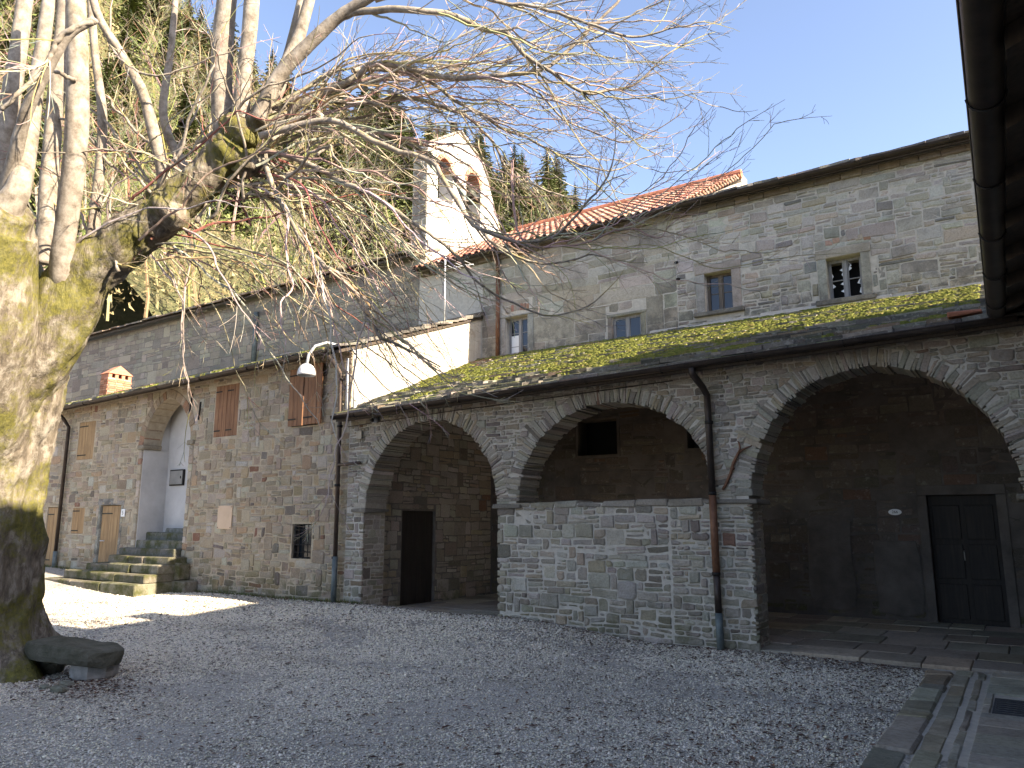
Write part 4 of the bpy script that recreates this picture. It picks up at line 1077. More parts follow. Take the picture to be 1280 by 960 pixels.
# gutter and pipes of the house
gutter('gutter', (HX0, 9.57, heave(HX0) - .02), (-10.5, 9.57, heave(-10.5) - .02), .055, M['gutter'], hs, 8)
pp = MB().tube([(-20.70, 9.58, heave(-20.7) - .08), (-20.70, 9.80, heave(-20.7) - .25), (-20.70, 9.96, 4.1), (-20.70, 9.96, .9)], .045, 10).build('downpipe', M['gutter'], hs, True)
MB().tube([(-20.70, 9.96, .92), (-20.70, 9.96, .4)], .055, 10).build('pipe_foot', M['verdigris'], pp, True)
pp = MB().tube([(-10.60, 9.60, heave(-10.6) - .08), (-10.60, 9.82, heave(-10.6) - .28), (-10.60, 9.945, 4.4), (-10.58, 9.945, 3.6), (-10.55, 9.945, 1.0)], .042, 12).build('downpipe', M['pipe_brown'], hs, True)
MB().tube([(-10.555, 9.945, 1.02), (-10.55, 9.945, .15)], .052, 12).build('pipe_foot', M['verdigris'], pp, True)
for z in (4.3, 3.4, 2.3, 1.0): MB().tube([(-10.57, 9.945, z - .02), (-10.57, 9.945, z + .02)], .053, 10).build('pipe_collar', M['iron'], pp, True)
MB().tube([(-10.55, 9.93, 2.68), (-10.05, 9.99, 2.70)], .028, 8).build('pipe_stub', M['pipe_brown'], pp, True)
MB().tube([(-10.48, 9.99, 4.70), (-10.46, 9.985, 4.2), (-10.45, 9.98, 3.62)], .022, 8).build('conduit', M['lamp_grey'], hs, True)
MB().tube([(-10.36, 9.98, 4.86), (-10.28, 9.97, 4.78), (-10.24, 9.96, 4.6), (-10.24, 9.96, 3.66)], .020, 8).build('conduit', M['lamp_grey'], hs, True)
MB().tube([(-10.24, 9.96, 3.66), (-10.23, 10.0, 3.80), (-10.22, 10.3, 3.93), (-10.22, 11.6, 4.42)], .03, 8).build('conduit', M['lamp_grey'], hs, True)
# brick chimney on the house roof
ch = MB(); CX0, CX1, CY0, CY1 = -21.35, -20.95, 11.0, 11.66
CB = hz(-21, 11.0) - .1
ch.bbox(CX0, CX1, CY0, CY1, CB, CB + .62, .01); ch = ch.build('chimney', M['plaster_dark'], hs)
pbk = Pieces('brick', 'chimney_bricks', M['brick'], ch, 120)
BP = [(3, (.36, .15, .09)), (2, (.42, .20, .13)), (1, (.40, .27, .19))]
for row in range(9):
    z0 = CB + .16 + row * .062
    for i in range(3):
        y0 = CY0 - .01 + i * .2175 + (.05 if row % 2 else 0); v, f = cham_box(CX1 - .02, CX1 + .012, y0, min(y0 + .205, CY1 + .01), z0, z0 + .052, .004, .003); pbk.add(v, f, pick(BP, rr))
    for i in range(2):
        x0 = CX0 + i * .2; v, f = cham_box(x0, x0 + .19, CY0 - .012, CY0 + .02, z0, z0 + .052, .004, .003); pbk.add(v, f, pick(BP, rr))
pbk.finish()
zt = CB + .70
for i in range(4):
    y0 = CY0 + i * .187; MB().bbox(CX0, CX1, y0, y0 + .10, zt - .08, zt + .13, .008, 0, (.38, .17, .11)).build('chimney_post', M['tile'], ch)
for o_ in ch.children: pass
mb = MB(); z1 = zt + .13
mb.add([(CX0 - .03, CY0 - .03, z1), (CX1 + .03, CY0 - .03, z1), (CX1 + .03, CY1 + .03, z1), (CX0 - .03, CY1 + .03, z1), (CX0 + .03, (CY0 + CY1) / 2, z1 + .26), (CX1 - .03, (CY0 + CY1) / 2, z1 + .26)], [(0, 3, 2, 1), (0, 1, 5, 4), (2, 3, 4, 5), (1, 2, 5), (3, 0, 4)], (.40, .17, .11))
mb.build('chimney_cap', M['tile'], ch)
# base skirt: overgrown foot of the house wall
mb = MB(); r_ = random.Random(57)
for _ in range(2600):
    x = -r_.uniform(8.0, 15.0) if r_.random() < .7 else -r_.uniform(18.5, 22.5); y = WY - abs(r_.gauss(0, .09)) - .02; z = float(gz(x, y)); hgt = r_.uniform(.02, .09); a = r_.uniform(-.03, .03); s = r_.uniform(.004, .009)
    if -9.9 < x < -7.1: continue
    mb.add([(x - s, y, z), (x + s, y, z), (x + a, y - r_.uniform(0, .05), z + hgt)], [(0, 1, 2)], tuple(c_ * r_.uniform(.6, 1.3) for c_ in ((.09, .11, .03) if r_.random() < .7 else (.2, .16, .07))))
tag(mb.build('grass_tufts', M['litter']), 'thin grass and weeds along the foot of the walls', 'grass', kind='stuff')

# ================================================================== STONE STAIRCASE
st = thing('stone_staircase', 'mossy worn stone steps rising to the pointed arch niche', 'staircase', (-16.8, 9.5, .25))
rr = random.Random(61)
BASEZ = .22
steps = [(-18.95, -15.15, 8.90, 10.05, .18), (-18.5, -15.17, 9.12, 10.05, .35), (-18.0, -15.18, 9.36, 10.05, .52), (-17.55, -15.20, 9.60, 10.05, .68)]
def step_piece(x0, x1, y0, y1, z0, z1, c): 
    mb = MB(); v, f = cham_box(x0, x1, y0, y1, z0, z1, .022, .012); mb.add(v, f, c); mb.build('step_stone', M['stone_steps'], st)
for i, (x0, x1, y0, y1, h_) in enumerate(steps):
    z0 = BASEZ - .2 if i == 0 else BASEZ + steps[i - 1][4] - .01; z1 = BASEZ + h_
    cuts = [x0, x0 + (x1 - x0) * rr.uniform(.28, .36), x0 + (x1 - x0) * rr.uniform(.58, .70), x1]
    for a, b_ in zip(cuts[:-1], cuts[1:]): step_piece(a + .006, b_ - .006, y0 + rr.uniform(-.02, .02), y1 + .2 if i > 2 else y1 - .02, z0, z1 + rr.uniform(-.012, .012), pick([(2, (.19, .17, .135)), (1, (.24, .215, .17))], rr))
# inner flight inside the niche
for i in range(3):
    y0 = 9.86 + i * .22; step_piece(NICHE[0] - .3 + i * .15 if i == 0 else NICHE[0] + .02, NICHE[1] - .02, y0, D1 + .0 - .004 * i, BASEZ + .66 + i * .17 - (.2 if i else .0), BASEZ + .85 + i * .17, pick([(1, (.17, .165, .15)), (1, (.21, .2, .18))], rr))
step_piece(NICHE[0] + .45, NICHE[1] - .03, 10.50, D1 - .01, 1.38, 1.50, (.24, .235, .22))
# rubble cheek wall on the right of the flight
step_piece(-15.42, -14.75, 9.72, 10.04, .1, .42, (.22, .20, .16)); step_piece(-15.40, -15.05, 9.76, 10.04, .42, .78, (.20, .18, .14))

# ================================================================== CHURCH NAVE and BELL GABLE
nv = thing('church_nave', 'long grey stone church nave wall rising behind the house roof', 'church', (-20, UY, 0))
NX0 = -31.0
def nz_(x, y): return 8.40 + (y - 13.95) * .35
nwall = core(fr_u, NX0, MX0 - .004, lambda u: 4.2, lambda u: 8.34, .5, [], extra=(-25, -20, -15)).build('wall', M['mortar_dark'], nv)
rr = random.Random(71); pn = Pieces('stone', 'small_stones', M['stone_nave'], nwall)
lay(pn, rubble(NX0, MX0 - .01, 5.8, 8.30, rr, (.11, .24), (.22, .65), gap=.010), fr_u, PAL_NAVE, rr, (.001, .014)); pn.finish()
nr = roof_sheet(NX0 - .2, MX0 - .004, nz_, 13.86, 19, .06, 6).build('roof', M['wood_soffit'], nv)
sl = Pieces('slate', 'small_slates', M['slate_dry'], nr, 120); slates(sl, NX0 - .2, MX0, 13.78, 15.0, nz_, random.Random(73), .28, (.3, .7), [(3, (.17, .13, .10)), (2, (.22, .16, .12)), (2, (.13, .12, .11))]); sl.finish()
MB().tube([(-18.80, UY - .08, 7.9), (-18.80, UY - .08, 6.2)], .07, 10).build('downpipe', M['verdigris'], nv, True)
MB().box(NX0, NX0 + .3, UY + .5, 19, 0, 8.3).build('end_wall', M['mortar_dark'], nv)

bgb = thing('bell_gable', 'whitewashed bell gable with two arched openings above the red tiled roof', 'bell gable', (-12.6, 16, 8))
BXF = -12.40; BT = .5
fr_b = Frame((BXF, 0, 0), (0, 1, 0), (1, 0, 0))
def btop(u):
    if u < 15.8: return 11.62 + (u - 14.4) * .70
    return max(10.2, 12.60 - (u - 15.8) * .50 - max(0, u - 17.0) * 1.6)
bops = [arch_op(15.18, .33, 10.25, 11.20, .36), arch_op(16.46, .35, 10.10, 11.25, .40)]
bw = core(fr_b, 14.42, 17.9, lambda u: 7.5, btop, BT, bops, extra=(15.8, 17.0, 17.3, 17.6)).build('wall', M['plaster_white'], bgb)
rr = random.Random(75)
pk = Pieces('end_stone', 'end_stone_rest', M['stone_nave'], bw, 60)
lay(pk, rubble(0, BT, 7.6, 11.5, rr, (.12, .25), (.16, .4)), Frame((BXF - BT, 14.42, 0), (1, 0, 0), (0, -1, 0)), PAL_NAVE, rr, (.002, .02)); pk.finish()
for (c_, a_, z_, ri_) in ((15.18, .33, 11.20, .36), (16.46, .35, 11.25, .40)):
    n_ = 9
    for i in range(n_):
        t0, t1 = math.pi * i / n_ + .02, math.pi * (i + 1) / n_ - .02
        p = [(c_ + (a_ - .05) * math.cos(t1), z_ + (ri_ - .05) * math.sin(t1)), (c_ + (a_ - .05) * math.cos(t0), z_ + (ri_ - .05) * math.sin(t0)), (c_ + (a_ + .09) * math.cos(t0), z_ + (ri_ + .09) * math.sin(t0)), (c_ + (a_ + .09) * math.cos(t1), z_ + (ri_ + .09) * math.sin(t1))]
        v, f = stone3d(p, fr_b, rr, (.006, .016), BT - .02, .006); mb = MB(); mb.add(v, f, pick([(2, (.36, .17, .11)), (1, (.42, .26, .19))], rr)); mb.build('brick', M['brick'], bw)
x = 14.42
while x < 17.0:
    v, f = cham_box(BXF - BT - .06, BXF + .06, x, x + .34, 0, .07, .012, .01); v = [(a, b_, c_ + btop(b_) + .005) for a, b_, c_ in v]; mb = MB(); mb.add(v, f, pick(PAL_NAVE, rr)); mb.build('coping_slab', M['slate_dry'], bgb); x += .345
# finial stub
MB().bbox(BXF - .32, BXF - .16, 15.72, 15.88, 12.6, 12.95, .02).build('finial', M['stone_nave'], bgb)
def bell(loc, s, label):
    prof = [(.06, .40), (.14, .39), (.20, .33), (.23, .22), (.26, .12), (.32, .04), (.37, 0), (.34, 0), (.24, .10), (.20, .25), (.1, .33)]
    V = []; n_ = 16
    for (rad, z) in prof:
        for k in range(n_): V.append((rad * s * math.cos(k * 6.2832 / n_), rad * s * math.sin(k * 6.2832 / n_), z * s))
    f = [(i * n_ + k, i * n_ + (k + 1) % n_, (i + 1) * n_ + (k + 1) % n_, (i + 1) * n_ + k) for i in range(len(prof) - 1) for k in range(n_)]
    o = thing('church_bell', label, 'bell', loc)
    V = np.array(V) + np.array(loc); mk('bell_body', V, f, M['bronze'], o, None, True)
    MB().bbox(loc[0] - .06, loc[0] + .06, loc[1] - .36, loc[1] + .36, loc[2] + .38 * s, loc[2] + .38 * s + .12, .015).build('yoke', M['wood_soffit'], o)
    MB().tube([(loc[0], loc[1], loc[2] + .3 * s), (loc[0], loc[1], loc[2] - .04 * s)], .025, 8).build('clapper', M['iron'], o)
bell((BXF - .14, 16.46, 10.80), .85, 'bronze bell hanging in the lower right arch of the bell gable')

# ================================================================== RIGHT WING (camera stands beside it)
rw = thing('courtyard_wing', 'dark wing in shadow whose eave and gutter overhang the paved walk', 'building', (1.2, 2, 0))
def rwx(y): return -.06 + .0216 * (9.7 - y)            # eave line, slightly skewed to the arcade
RE = 3.90
def rz(x, y): return RE + (x - rwx(y)) * .36
wy0, wy1 = -10.0, WY - .02
MB().box(1.02, 1.3, wy0, UY - .02, -.1, 4.1).build('wall', M['mortar_dark'], rw)
mb = MB()
for a, b_ in zip(np.linspace(wy0, wy1 - .1, 12)[:-1], np.linspace(wy0, wy1 - .1, 12)[1:]):
    v = []
    for dz in (-.05, 0):
        for (xx, yy) in ((rwx(a), a), (2.7, a), (2.7, b_), (rwx(b_), b_)): v.append((xx, yy, rz(xx, yy) + dz))
    mb.add(v, BOXF)
rwroof = mb.build('roof', M['wood_soffit'], rw)
pr = Pieces('slate', 'small_slates', M['slate_dry'], rwroof, 120); r_ = random.Random(81)
y = wy0
while y < wy1 - .2:
    w_ = r_.uniform(.3, .6)
    for k in range(3):
        x0 = rwx(y) - .07 + k * .2 + r_.uniform(-.03, .03); v, f = cham_box(x0, x0 + .42, y + .004, y + w_ - .004, 0, .035, .006, .008)
        v = [(a, b_, c_ + rz(a, b_) + .012 + k * .012) for a, b_, c_ in v]; pr.add(v, f, pick([(1, (.15, .14, .13)), (1, (.10, .095, .09))], r_))
    y += w_
pr.finish()
gutter('gutter', (rwx(-4) - .022, -4, RE - .035), (rwx(9.62) - .022, 9.62, RE - .035), .085, M['gutter'], rw, 12)
for i in range(14):
    y = -2 + i * .85; mb = MB(); v = []
    for xx in (rwx(y) + .06, 1.1):
        for (dy, q) in ((-.05, -.17), (.05, -.17), (.05, -.055), (-.05, -.055)): v.append((xx, y + dy, rz(xx, y) + q))
    mb.add(v, [(3, 2, 1, 0), (4, 5, 6, 7), (0, 1, 5, 4), (1, 2, 6, 5), (2, 3, 7, 6), (3, 0, 4, 7)]); mb.build('rafter', M['wood_soffit'], rw)
UPE = 11.6
MB().box(2.7, 3.1, wy0 - 4, UPE, 3.9, 8.2).build('upper_wall', M['mortar_dark'], rw)
mb = MB(); mb.add([(2.35, wy0 - 4, 8.25), (6.5, wy0 - 4, 9.35), (6.5, UPE, 9.35), (2.35, UPE, 8.25), (2.35, wy0 - 4, 8.45), (6.5, wy0 - 4, 9.55), (6.5, UPE, 9.55), (2.35, UPE, 8.45)], BOXF); mb.build('upper_roof', M['slate_dry'], rw)
MB().box(3.1, 6.4, UPE - .3, UPE - .02, 0, 8.3).build('upper_end_wall', M['mortar_dark'], rw)
MB().box(6.2, 6.5, wy0 - 4, UPE - .3, 0, 9.2).build('rear_wall', M['mortar_dark'], rw)
for (yc, wdt, hh) in ((6.55, .55, .75), (8.1, .5, .7)):
    MB().bbox(2.9, 3.4, yc - wdt / 2, yc + wdt / 2, 8.4, 8.6 + hh, .02).build('chimney', M['plaster_dark'], rw)
# broken red tile lying where the two roofs meet
mb = MB(); v, f = cham_box(-.55, -.22, 9.62, 9.86, 3.90, 3.95, .01, .012); mb.add(v, f, (.30, .12, .075)); tag(mb.build('broken_tile', M['tile']), 'broken red clay tile lying on the slates above the gutter corner', 'roof tile')

# ================================================================== SMALL FITTINGS
lp = thing('wall_lamp', 'grey metal street lamp with curved arm and dome shade on the house corner', 'lamp', (-10.75, WY, 4.2))
lm = [(-10.52, 10.04, 4.86), (-10.58, 9.86, 4.93), (-10.70, 9.66, 4.97), (-10.86, 9.52, 4.90), (-10.95, 9.45, 4.74), (-10.97, 9.43, 4.55)]
MB().tube(lm, .028, 10).build('arm', M['lamp_grey'], lp, True)
MB().tube([(-10.70, 9.66, 4.96), (-10.78, 10.03, 4.62)], .012, 6).build('brace', M['lamp_grey'], lp, True)
V = []; n_ = 20; prof = [(.03, .22), (.07, .215), (.12, .18), (.155, .12), (.17, .04), (.17, 0), (.16, 0), (.15, .06), (.10, .16), (.02, .19)]
for (rad, z) in prof:
    for k in range(n_): V.append((-10.97 + rad * math.cos(k * 6.2832 / n_), 9.43 + rad * math.sin(k * 6.2832 / n_), 4.33 + z))
sh = mk('shade', V, [(i * n_ + k, i * n_ + (k + 1) % n_, (i + 1) * n_ + (k + 1) % n_, (i + 1) * n_ + k) for i in range(len(prof) - 1) for k in range(n_)], M['lamp_grey'], lp, None, True)
MB().tube([(-10.97, 9.43, 4.37), (-10.97, 9.43, 4.46)], [.03, .045], 10).build('bulb', M['white_paint'], lp, True)

def text_mesh(s, size, loc, parent, mat):
    cu = bpy.data.curves.new('lettering', 'FONT'); cu.body = s; cu.size = size; cu.align_x = 'CENTER'; cu.align_y = 'CENTER'; cu.extrude = .001
    tmp = bpy.data.objects.new('tmp', cu); COL.objects.link(tmp); bpy.context.view_layer.update()
    me = bpy.data.meshes.new_from_object(tmp); bpy.data.objects.remove(tmp)
    o = bpy.data.objects.new('lettering', me); me.materials.clear(); me.materials.append(mat); COL.objects.link(o); o.parent = parent
    o.rotation_euler = (math.pi / 2, 0, 0); o.location = np.array(loc) - WLOC[parent.name]; return o
hn = thing('house_number_tile', 'small white house number tile beside the pale plank door', 'number plate', (-17.86, WY - .03, 1.8))
MB().bbox(-17.94, -17.78, WY - .035, WY - .015, 1.77, 1.95, .006).build('plate', M['white_paint'], hn)
text_mesh('5', .13, (-17.86, WY - .037, 1.86), hn, M['black'])
pl = thing('number_plaque', 'small white oval plaque on the dark wall beside the big arcade door', 'number plate', (-1.86, UY - .03, 1.75))
k = 20; ring = [(-1.86 + .10 * math.cos(i * 6.2832 / k), 1.795 + .05 * math.sin(i * 6.2832 / k)) for i in range(k)]
mk('plate', [(a, UY - .022, b_) for a, b_ in ring] + [(a, UY - .034, b_) for a, b_ in ring], [tuple(range(k)), tuple(range(k, 2 * k))[::-1]] + [(i, (i + 1) % k, k + (i + 1) % k, k + i) for i in range(k)], M['white_paint'], pl)
text_mesh('266', .062, (-1.86, UY - .036, 1.795), pl, M['black'])
eb = thing('meter_box', 'grey metal meter box on the white plaster inside the pointed niche', 'meter box', (-16.8, D1, 2.5))
MB().bbox(-17.10, -16.54, D1 - .05, D1 - .005, 2.50, 2.88, .006).build('box_frame', M['iron'], eb); MB().bbox(-17.07, -16.57, D1 - .062, D1 - .051, 2.53, 2.85, .004).build('box_door', M['lamp_grey_dull'], eb)
MB().tube([(-16.62, D1 - .07, 2.66), (-16.62, D1 - .07, 2.72)], .01, 6).build('latch', M['iron'], eb)
nb = MB().bbox(-14.22, -13.74, WY - .03, WY - .01, 1.50, 1.98, .004); nb = nb.build('notice_board', M['beige_paint']); tag(nb, 'plain beige board fixed on the house wall below the closed shutters', 'board')
for (x, z) in ((-14.19, 1.95), (-13.77, 1.95), (-14.19, 1.53), (-13.77, 1.53)): MB().tube([(x, WY - .036, z), (x, WY - .028, z)], .01, 6).build('screw', M['iron'], nb)
fl_ = thing('security_camera', 'small round dark camera fixed under the eave left of the first arch', 'camera', (-9.72, WY - .05, 3.4))
MB().tube([(-9.72, WY - .02, 3.47), (-9.73, WY - .12, 3.45)], .055, 14).build('housing', M['lamp_grey'], fl_, True); MB().tube([(-9.73, WY - .118, 3.45), (-9.731, WY - .13, 3.449)], .04, 14).build('lens', M['void'], fl_, True); MB().bbox(-9.77, -9.67, WY - .03, WY + .01, 3.42, 3.52, .006).build('bracket', M['grey_box'], fl_)
MB().bbox(-10.20, -10.06, WY - .06, WY - .02, 3.14, 3.30, .02).build('junction_box', M['plaster_old']); jb = bpy.data.objects['junction_box']; tag(jb, 'pale square junction box on the arcade wall below the round camera', 'junction box')
MB().tube([(-10.44, WY - .03, eave(-10.4) - .13), (-9.9, WY - .032, eave(-9.9) - .12), (-8.0, WY - .035, eave(-8) - .10), (-6.2, WY - .032, eave(-6) - .11), (-4.0, WY - .035, eave(-4) - .10)], .008, 5).build('wall_cable', M['gutter']); tag(bpy.data.objects['wall_cable'], 'thin cable strung along the arcade wall under the gutter', 'cable')
an = thing('television_antenna', 'thin antenna mast with crossbars standing on the house roof', 'antenna', (-10.75, 13.2, 6.0))
mx, my, mz = -10.75, 13.2, hz(-10.75, 13.2)
MB().tube([(mx, my, mz - .05), (mx, my, 7.75)], .02, 8).build('mast', M['lamp_grey'], an, True)
MB().tube([(mx - .05, my, 7.45), (mx + .75, my + .1, 7.45)], .010, 6).build('boom', M['lamp_grey'], an, True)
for i in range(6): MB().tube([(mx + .05 + i * .13, my - .17, 7.46), (mx + .05 + i * .13, my + .2, 7.46)], .006, 5).build('element', M['lamp_grey'], an, True)

# ================================================================== STONE BENCH under the tree
be = thing('stone_bench', 'rough stone slab bench resting on a round pale block at the tree foot', 'bench', (-8.6, 4.4, 0))
rr = random.Random(91)
def slab_bench():
    c = at(96, 808, 8.15); ax = at(150, 806, 7.95) - at(42, 806, 8.35); ax[2] = 0; L = np.linalg.norm(ax); ax /= L; ay = np.array([-ax[1], ax[0], 0])
    outl = smooth_path([(-.52, -.14), (-.42, -.22), (-.12, -.25), (.16, -.27), (.36, -.25), (.50, -.13), (.54, .02), (.46, .16), (.25, .24), (-.05, .26), (-.34, .25), (-.52, .12), (-.52, -.14)], 37)[:-1]
    n = len(outl); V = []; lv_ = [(.80, .165), (.94, .18), (1.0, .23), (1.01, .28), (.99, .325), (.95, .345), (.80, .355), (.5, .36), (.2, .362)]
    for (k, dz) in lv_:
        for (a, b_) in outl:
            w_ = 1 + .05 * mnoise.noise((a * 6, b_ * 6, dz * 14)) + .03 * mnoise.noise((a * 17, b_ * 17, dz * 30))
            V.append(np.array([c[0], c[1], 0]) + ax * a * k * 1.04 * w_ + ay * b_ * k * 1.08 * w_ + np.array([0, 0, dz + .022 * mnoise.noise((a * k * 4, b_ * k * 4, 1.5)) + .012 * mnoise.noise((a * k * 13, b_ * k * 13, 3.5)) - .05 * a - .03 * b_]))
    f = []
    for lv in range(len(lv_) - 1):
        for i in range(n):
            j = (i + 1) % n; f.append((lv * n + i, lv * n + j, (lv + 1) * n + j, (lv + 1) * n + i))
    f += [tuple(range((len(lv_) - 1) * n, len(lv_) * n)), tuple(range(n))[::-1]]
    mk('seat_slab', V, f, M['bench'], be)
    p = at(118, 840, 8.05); x, y = p[0], p[1]
    V = []; n = 16; pr_ = [(.19, -.03), (.215, .03), (.22, .08), (.215, .13), (.20, .185), (.05, .19)]
    for (rad, z) in pr_:
        for k in range(n):
            q = rad * (1 + .07 * math.sin(k * 2.3 + z * 9) + rr.uniform(-.02, .02)); V.append((x + q * math.cos(k * 6.2832 / n), y + q * math.sin(k * 6.2832 / n), z))
    mk('support_block', V, [(i * n + k, i * n + (k + 1) % n, (i + 1) * n + (k + 1) % n, (i + 1) * n + k) for i in range(len(pr_) - 1) for k in range(n)] + [tuple(range((len(pr_) - 1) * n, len(pr_) * n))], M['block'], be)
    p = at(60, 838, 8.35); V = []
    for (rad, z) in ((.14, -.05), (.17, .1), (.15, .21)):
        for k in range(10): V.append((p[0] + rad * math.cos(k * .6283) * rr.uniform(.85, 1.1), p[1] + rad * math.sin(k * .6283) * rr.uniform(.85, 1.1), z))
    mk('rear_support', V, [(i * 10 + k, i * 10 + (k + 1) % 10, (i + 1) * 10 + (k + 1) % 10, (i + 1) * 10 + k) for i in range(2) for k in range(10)], M['bench'], be)
M['block'] = m_plain('pale grey block', (.20, .19, .175), (.36, .34, .31), 7, .95, .8, .02, 30)
M['bench'] = m_plain('dark mossy bench stone', (.055, .055, .035), (.15, .14, .11), 5, .95, .9, .03, 24)
slab_bench()
for (px, py, s) in ((74, 866, .09), (57, 861, .06), (84, 858, .07)):
    d = FWD * F_PX + RGT * (px - 640) + UPV * (480 - py); p = EYE + d * (-1.6 / d[2])
    v, f = cham_box(p[0] - s, p[0] + s, p[1] - s * .6, p[1] + s * .6, -.01, s * .6, s * .25, s * .15)
    o = MB().add(v, f, (.42, .41, .38)).build('loose_stone', M['stone_arcade']); tag(o, 'small pale loose stone lying beside the bench support', 'stone', 'loose stones at the tree foot')

# ================================================================== LINDEN TREE
tree = thing('linden_tree', 'old pollarded linden with a mossy leaning trunk and bare spreading branches', 'tree', tuple(at(-30, 845, 8.45) * np.array([1, 1, 0])))
TD = 8.45
rr = random.Random(101)
def limb(name, pts, mat, n=40, sides=28, lump=.10, flare=False, parent=tree, seed=0.0, bark=0.0):
    """pts: px, py, depth, radius"""
    S = smooth_path([(*at(a, b_, d), r) for a, b_, d, r in pts], n)
    V, f = tube(S[:, :3], np.maximum(S[:, 3], .01), sides, True)
    out = []
    for i, q in enumerate(V):
        c = S[min(i // sides, n - 1), :3]; d = q - c; r = np.linalg.norm(d)
        nz = mnoise.noise((q[0] * 1.6 + seed, q[1] * 1.6, q[2] * 1.1)) * 1.2 + .6 * mnoise.noise((q[0] * 4.5 + seed, q[1] * 4.5, q[2] * 3)) + .35 * mnoise.noise((q[0] * 12 + seed, q[1] * 12, q[2] * 7))
        k = 1 + lump * nz
        if bark: k += bark / max(r, .1) * (1.2 - 3.2 * abs(mnoise.noise((q[0] * 7 + seed, q[1] * 7, q[2] * 1.6))) + .8 * mnoise.noise((q[0] * 22, q[1] * 22, q[2] * 8)))
        if flare and q[2] < .8:
            an = math.atan2(d[1], d[0]); k += (max(0, .8 - q[2]) / .8) ** 2 * (.28 + .20 * math.sin(an * 5 + 1) + .1 * math.sin(an * 9))
        out.append(c + d * k)
    return mk(name, out, f, mat, parent, None, True)
limb('trunk', [(-30, 890, TD, .78), (-30, 845, TD, .72), (-26, 760, TD, .60), (-20, 660, TD, .55), (-10, 560, TD, .55), (2, 500, TD, .56), (12, 450, TD, .54), (22, 410, TD, .44), (28, 380, TD + .2, .28)], M['bark'], 150, 110, .08, True, bark=.03)
limb('limb', [(10, 520, TD, .36), (34, 455, TD - .05, .42), (70, 395, TD - .05, .37), (104, 347, TD - .02, .31), (150, 308, TD, .26), (198, 272, TD, .23), (238, 238, TD, .21), (270, 208, TD, .21), (292, 178, TD, .20), (304, 152, TD, .12)], M['bark'], 110, 60, .15, seed=3.0, bark=.02)
limb('limb', [(-24, 640, TD + .05, .22), (-22, 545, TD - .22, .44), (-22, 470, TD - .42, .50), (-18, 400, TD - .55, .46), (-14, 330, TD - .6, .42), (-8, 280, TD - .65, .40), (10, 255, TD - .7, .26)], M['bark'], 44, 28, .08, seed=9.0)
limb('limb', [(48, 440, TD + .45, .3), (20, 330, TD + .6, .26), (-20, 260, TD + .7, .2)], M['bark'], 24, 18, .12, seed=12.0)
# burrs
for (a, b_, d_, r_) in ((298, 168, TD - .05, .20), (213, 268, TD - .08, .20), (322, 172, TD + .05, .15), (316, 155, TD - .1, .14), (322, 200, TD, .12), (338, 160, TD + .05, .10), (284, 190, TD - .1, .15), (306, 206, TD - .08, .14), (196, 250, TD, .13), (165, 290, TD - .12, .14)):
    limb('burr', [(a - 9, b_ + 12, d_, r_ * .6), (a, b_, d_, r_), (a + 8, b_ - 10, d_, r_ * .85), (a + 14, b_ - 18, d_, r_ * .3)], M['bark'], 24, 28, .42, seed=a * 1.7, bark=.02)
def pole(pts, n=30, sides=12):
    pts = [(a_, b_, c_, d_ * (.85 if a_ < 250 else .92)) for a_, b_, c_, d_ in pts]
    limb('branch', pts, M['bark_pole'], 60, 16, .06, seed=pts[0][0], bark=.004)
poles = [
 [(290, 200, TD, .17), (282, 160, TD, .14), (277, 110, TD, .125), (279, 50, TD, .12), (284, -10, TD, .11), (286, -80, TD, .10)],
 [(296, 195, TD - .05, .14), (299, 160, TD - .1, .11), (304, 105, TD - .1, .095), (311, 45, TD - .1, .09), (316, -10, TD - .1, .085), (320, -80, TD - .1, .075)],
 [(318, 150, TD, .09), (345, 105, TD, .085), (372, 50, TD + .1, .075), (392, -20, TD + .1, .06)],
 [(330, 155, TD + .2, .08), (352, 100, TD + .25, .07), (368, 40, TD + .3, .06), (380, -20, TD + .3, .05)],
 [(322, 150, TD - .2, .085), (348, 96, TD - .2, .08), (392, 50, TD - .25, .075), (425, 20, TD - .3, .065), (470, -8, TD - .4, .055)],
 # left group
 [(84, 400, TD + .08, .10), (80, 368, TD - .14, .16), (78, 325, TD - .28, .14), (83, 280, TD - .35, .13), (94, 190, TD - .45, .135), (97, 90, TD - .5, .125), (94, -10, TD - .45, .11), (92, -80, TD - .4, .1)],
 [(-12, 320, TD - .65, .26), (4, 270, TD - .7, .19), (24, 232, TD - .7, .13), (38, 160, TD - .6, .10), (48, 90, TD - .5, .085), (60, 10, TD - .45, .075), (66, -50, TD - .4, .07)],
 [(55, 330, TD + .3, .12), (62, 220, TD + .35, .11), (70, 120, TD + .4, .105), (80, 20, TD + .45, .095), (84, -60, TD + .5, .085)],
 [(-12, 280, TD, .14), (4, 180, TD + .1, .12), (22, 70, TD + .2, .105), (34, -20, TD + .3, .095)],
 [(212, 285, TD, .13), (208, 255, TD - .05, .10), (204, 215, TD, .085), (195, 178, TD - .05, .075), (178, 115, TD - .1, .065), (150, 65, TD - .1, .055), (122, 18, TD - .15, .05), (112, -30, TD - .15, .045)],
 [(110, 330, TD, .08), (122, 240, TD + .1, .07), (128, 150, TD + .2, .06), (118, 60, TD + .2, .05), (112, -30, TD + .25, .045)],
 [(5, 255, TD - .6, .09), (30, 150, TD - .9, .07), (55, 95, TD - 1.0, .06), (85, 45, TD - 1.05, .05), (118, 25, TD - 1.0, .045)],
 [(240, 225, TD + .2, .07), (205, 150, TD + .4, .055), (214, 60, TD + .5, .045), (222, -30, TD + .5, .035)],
]
for p in poles: pole(p)
TW = MB()
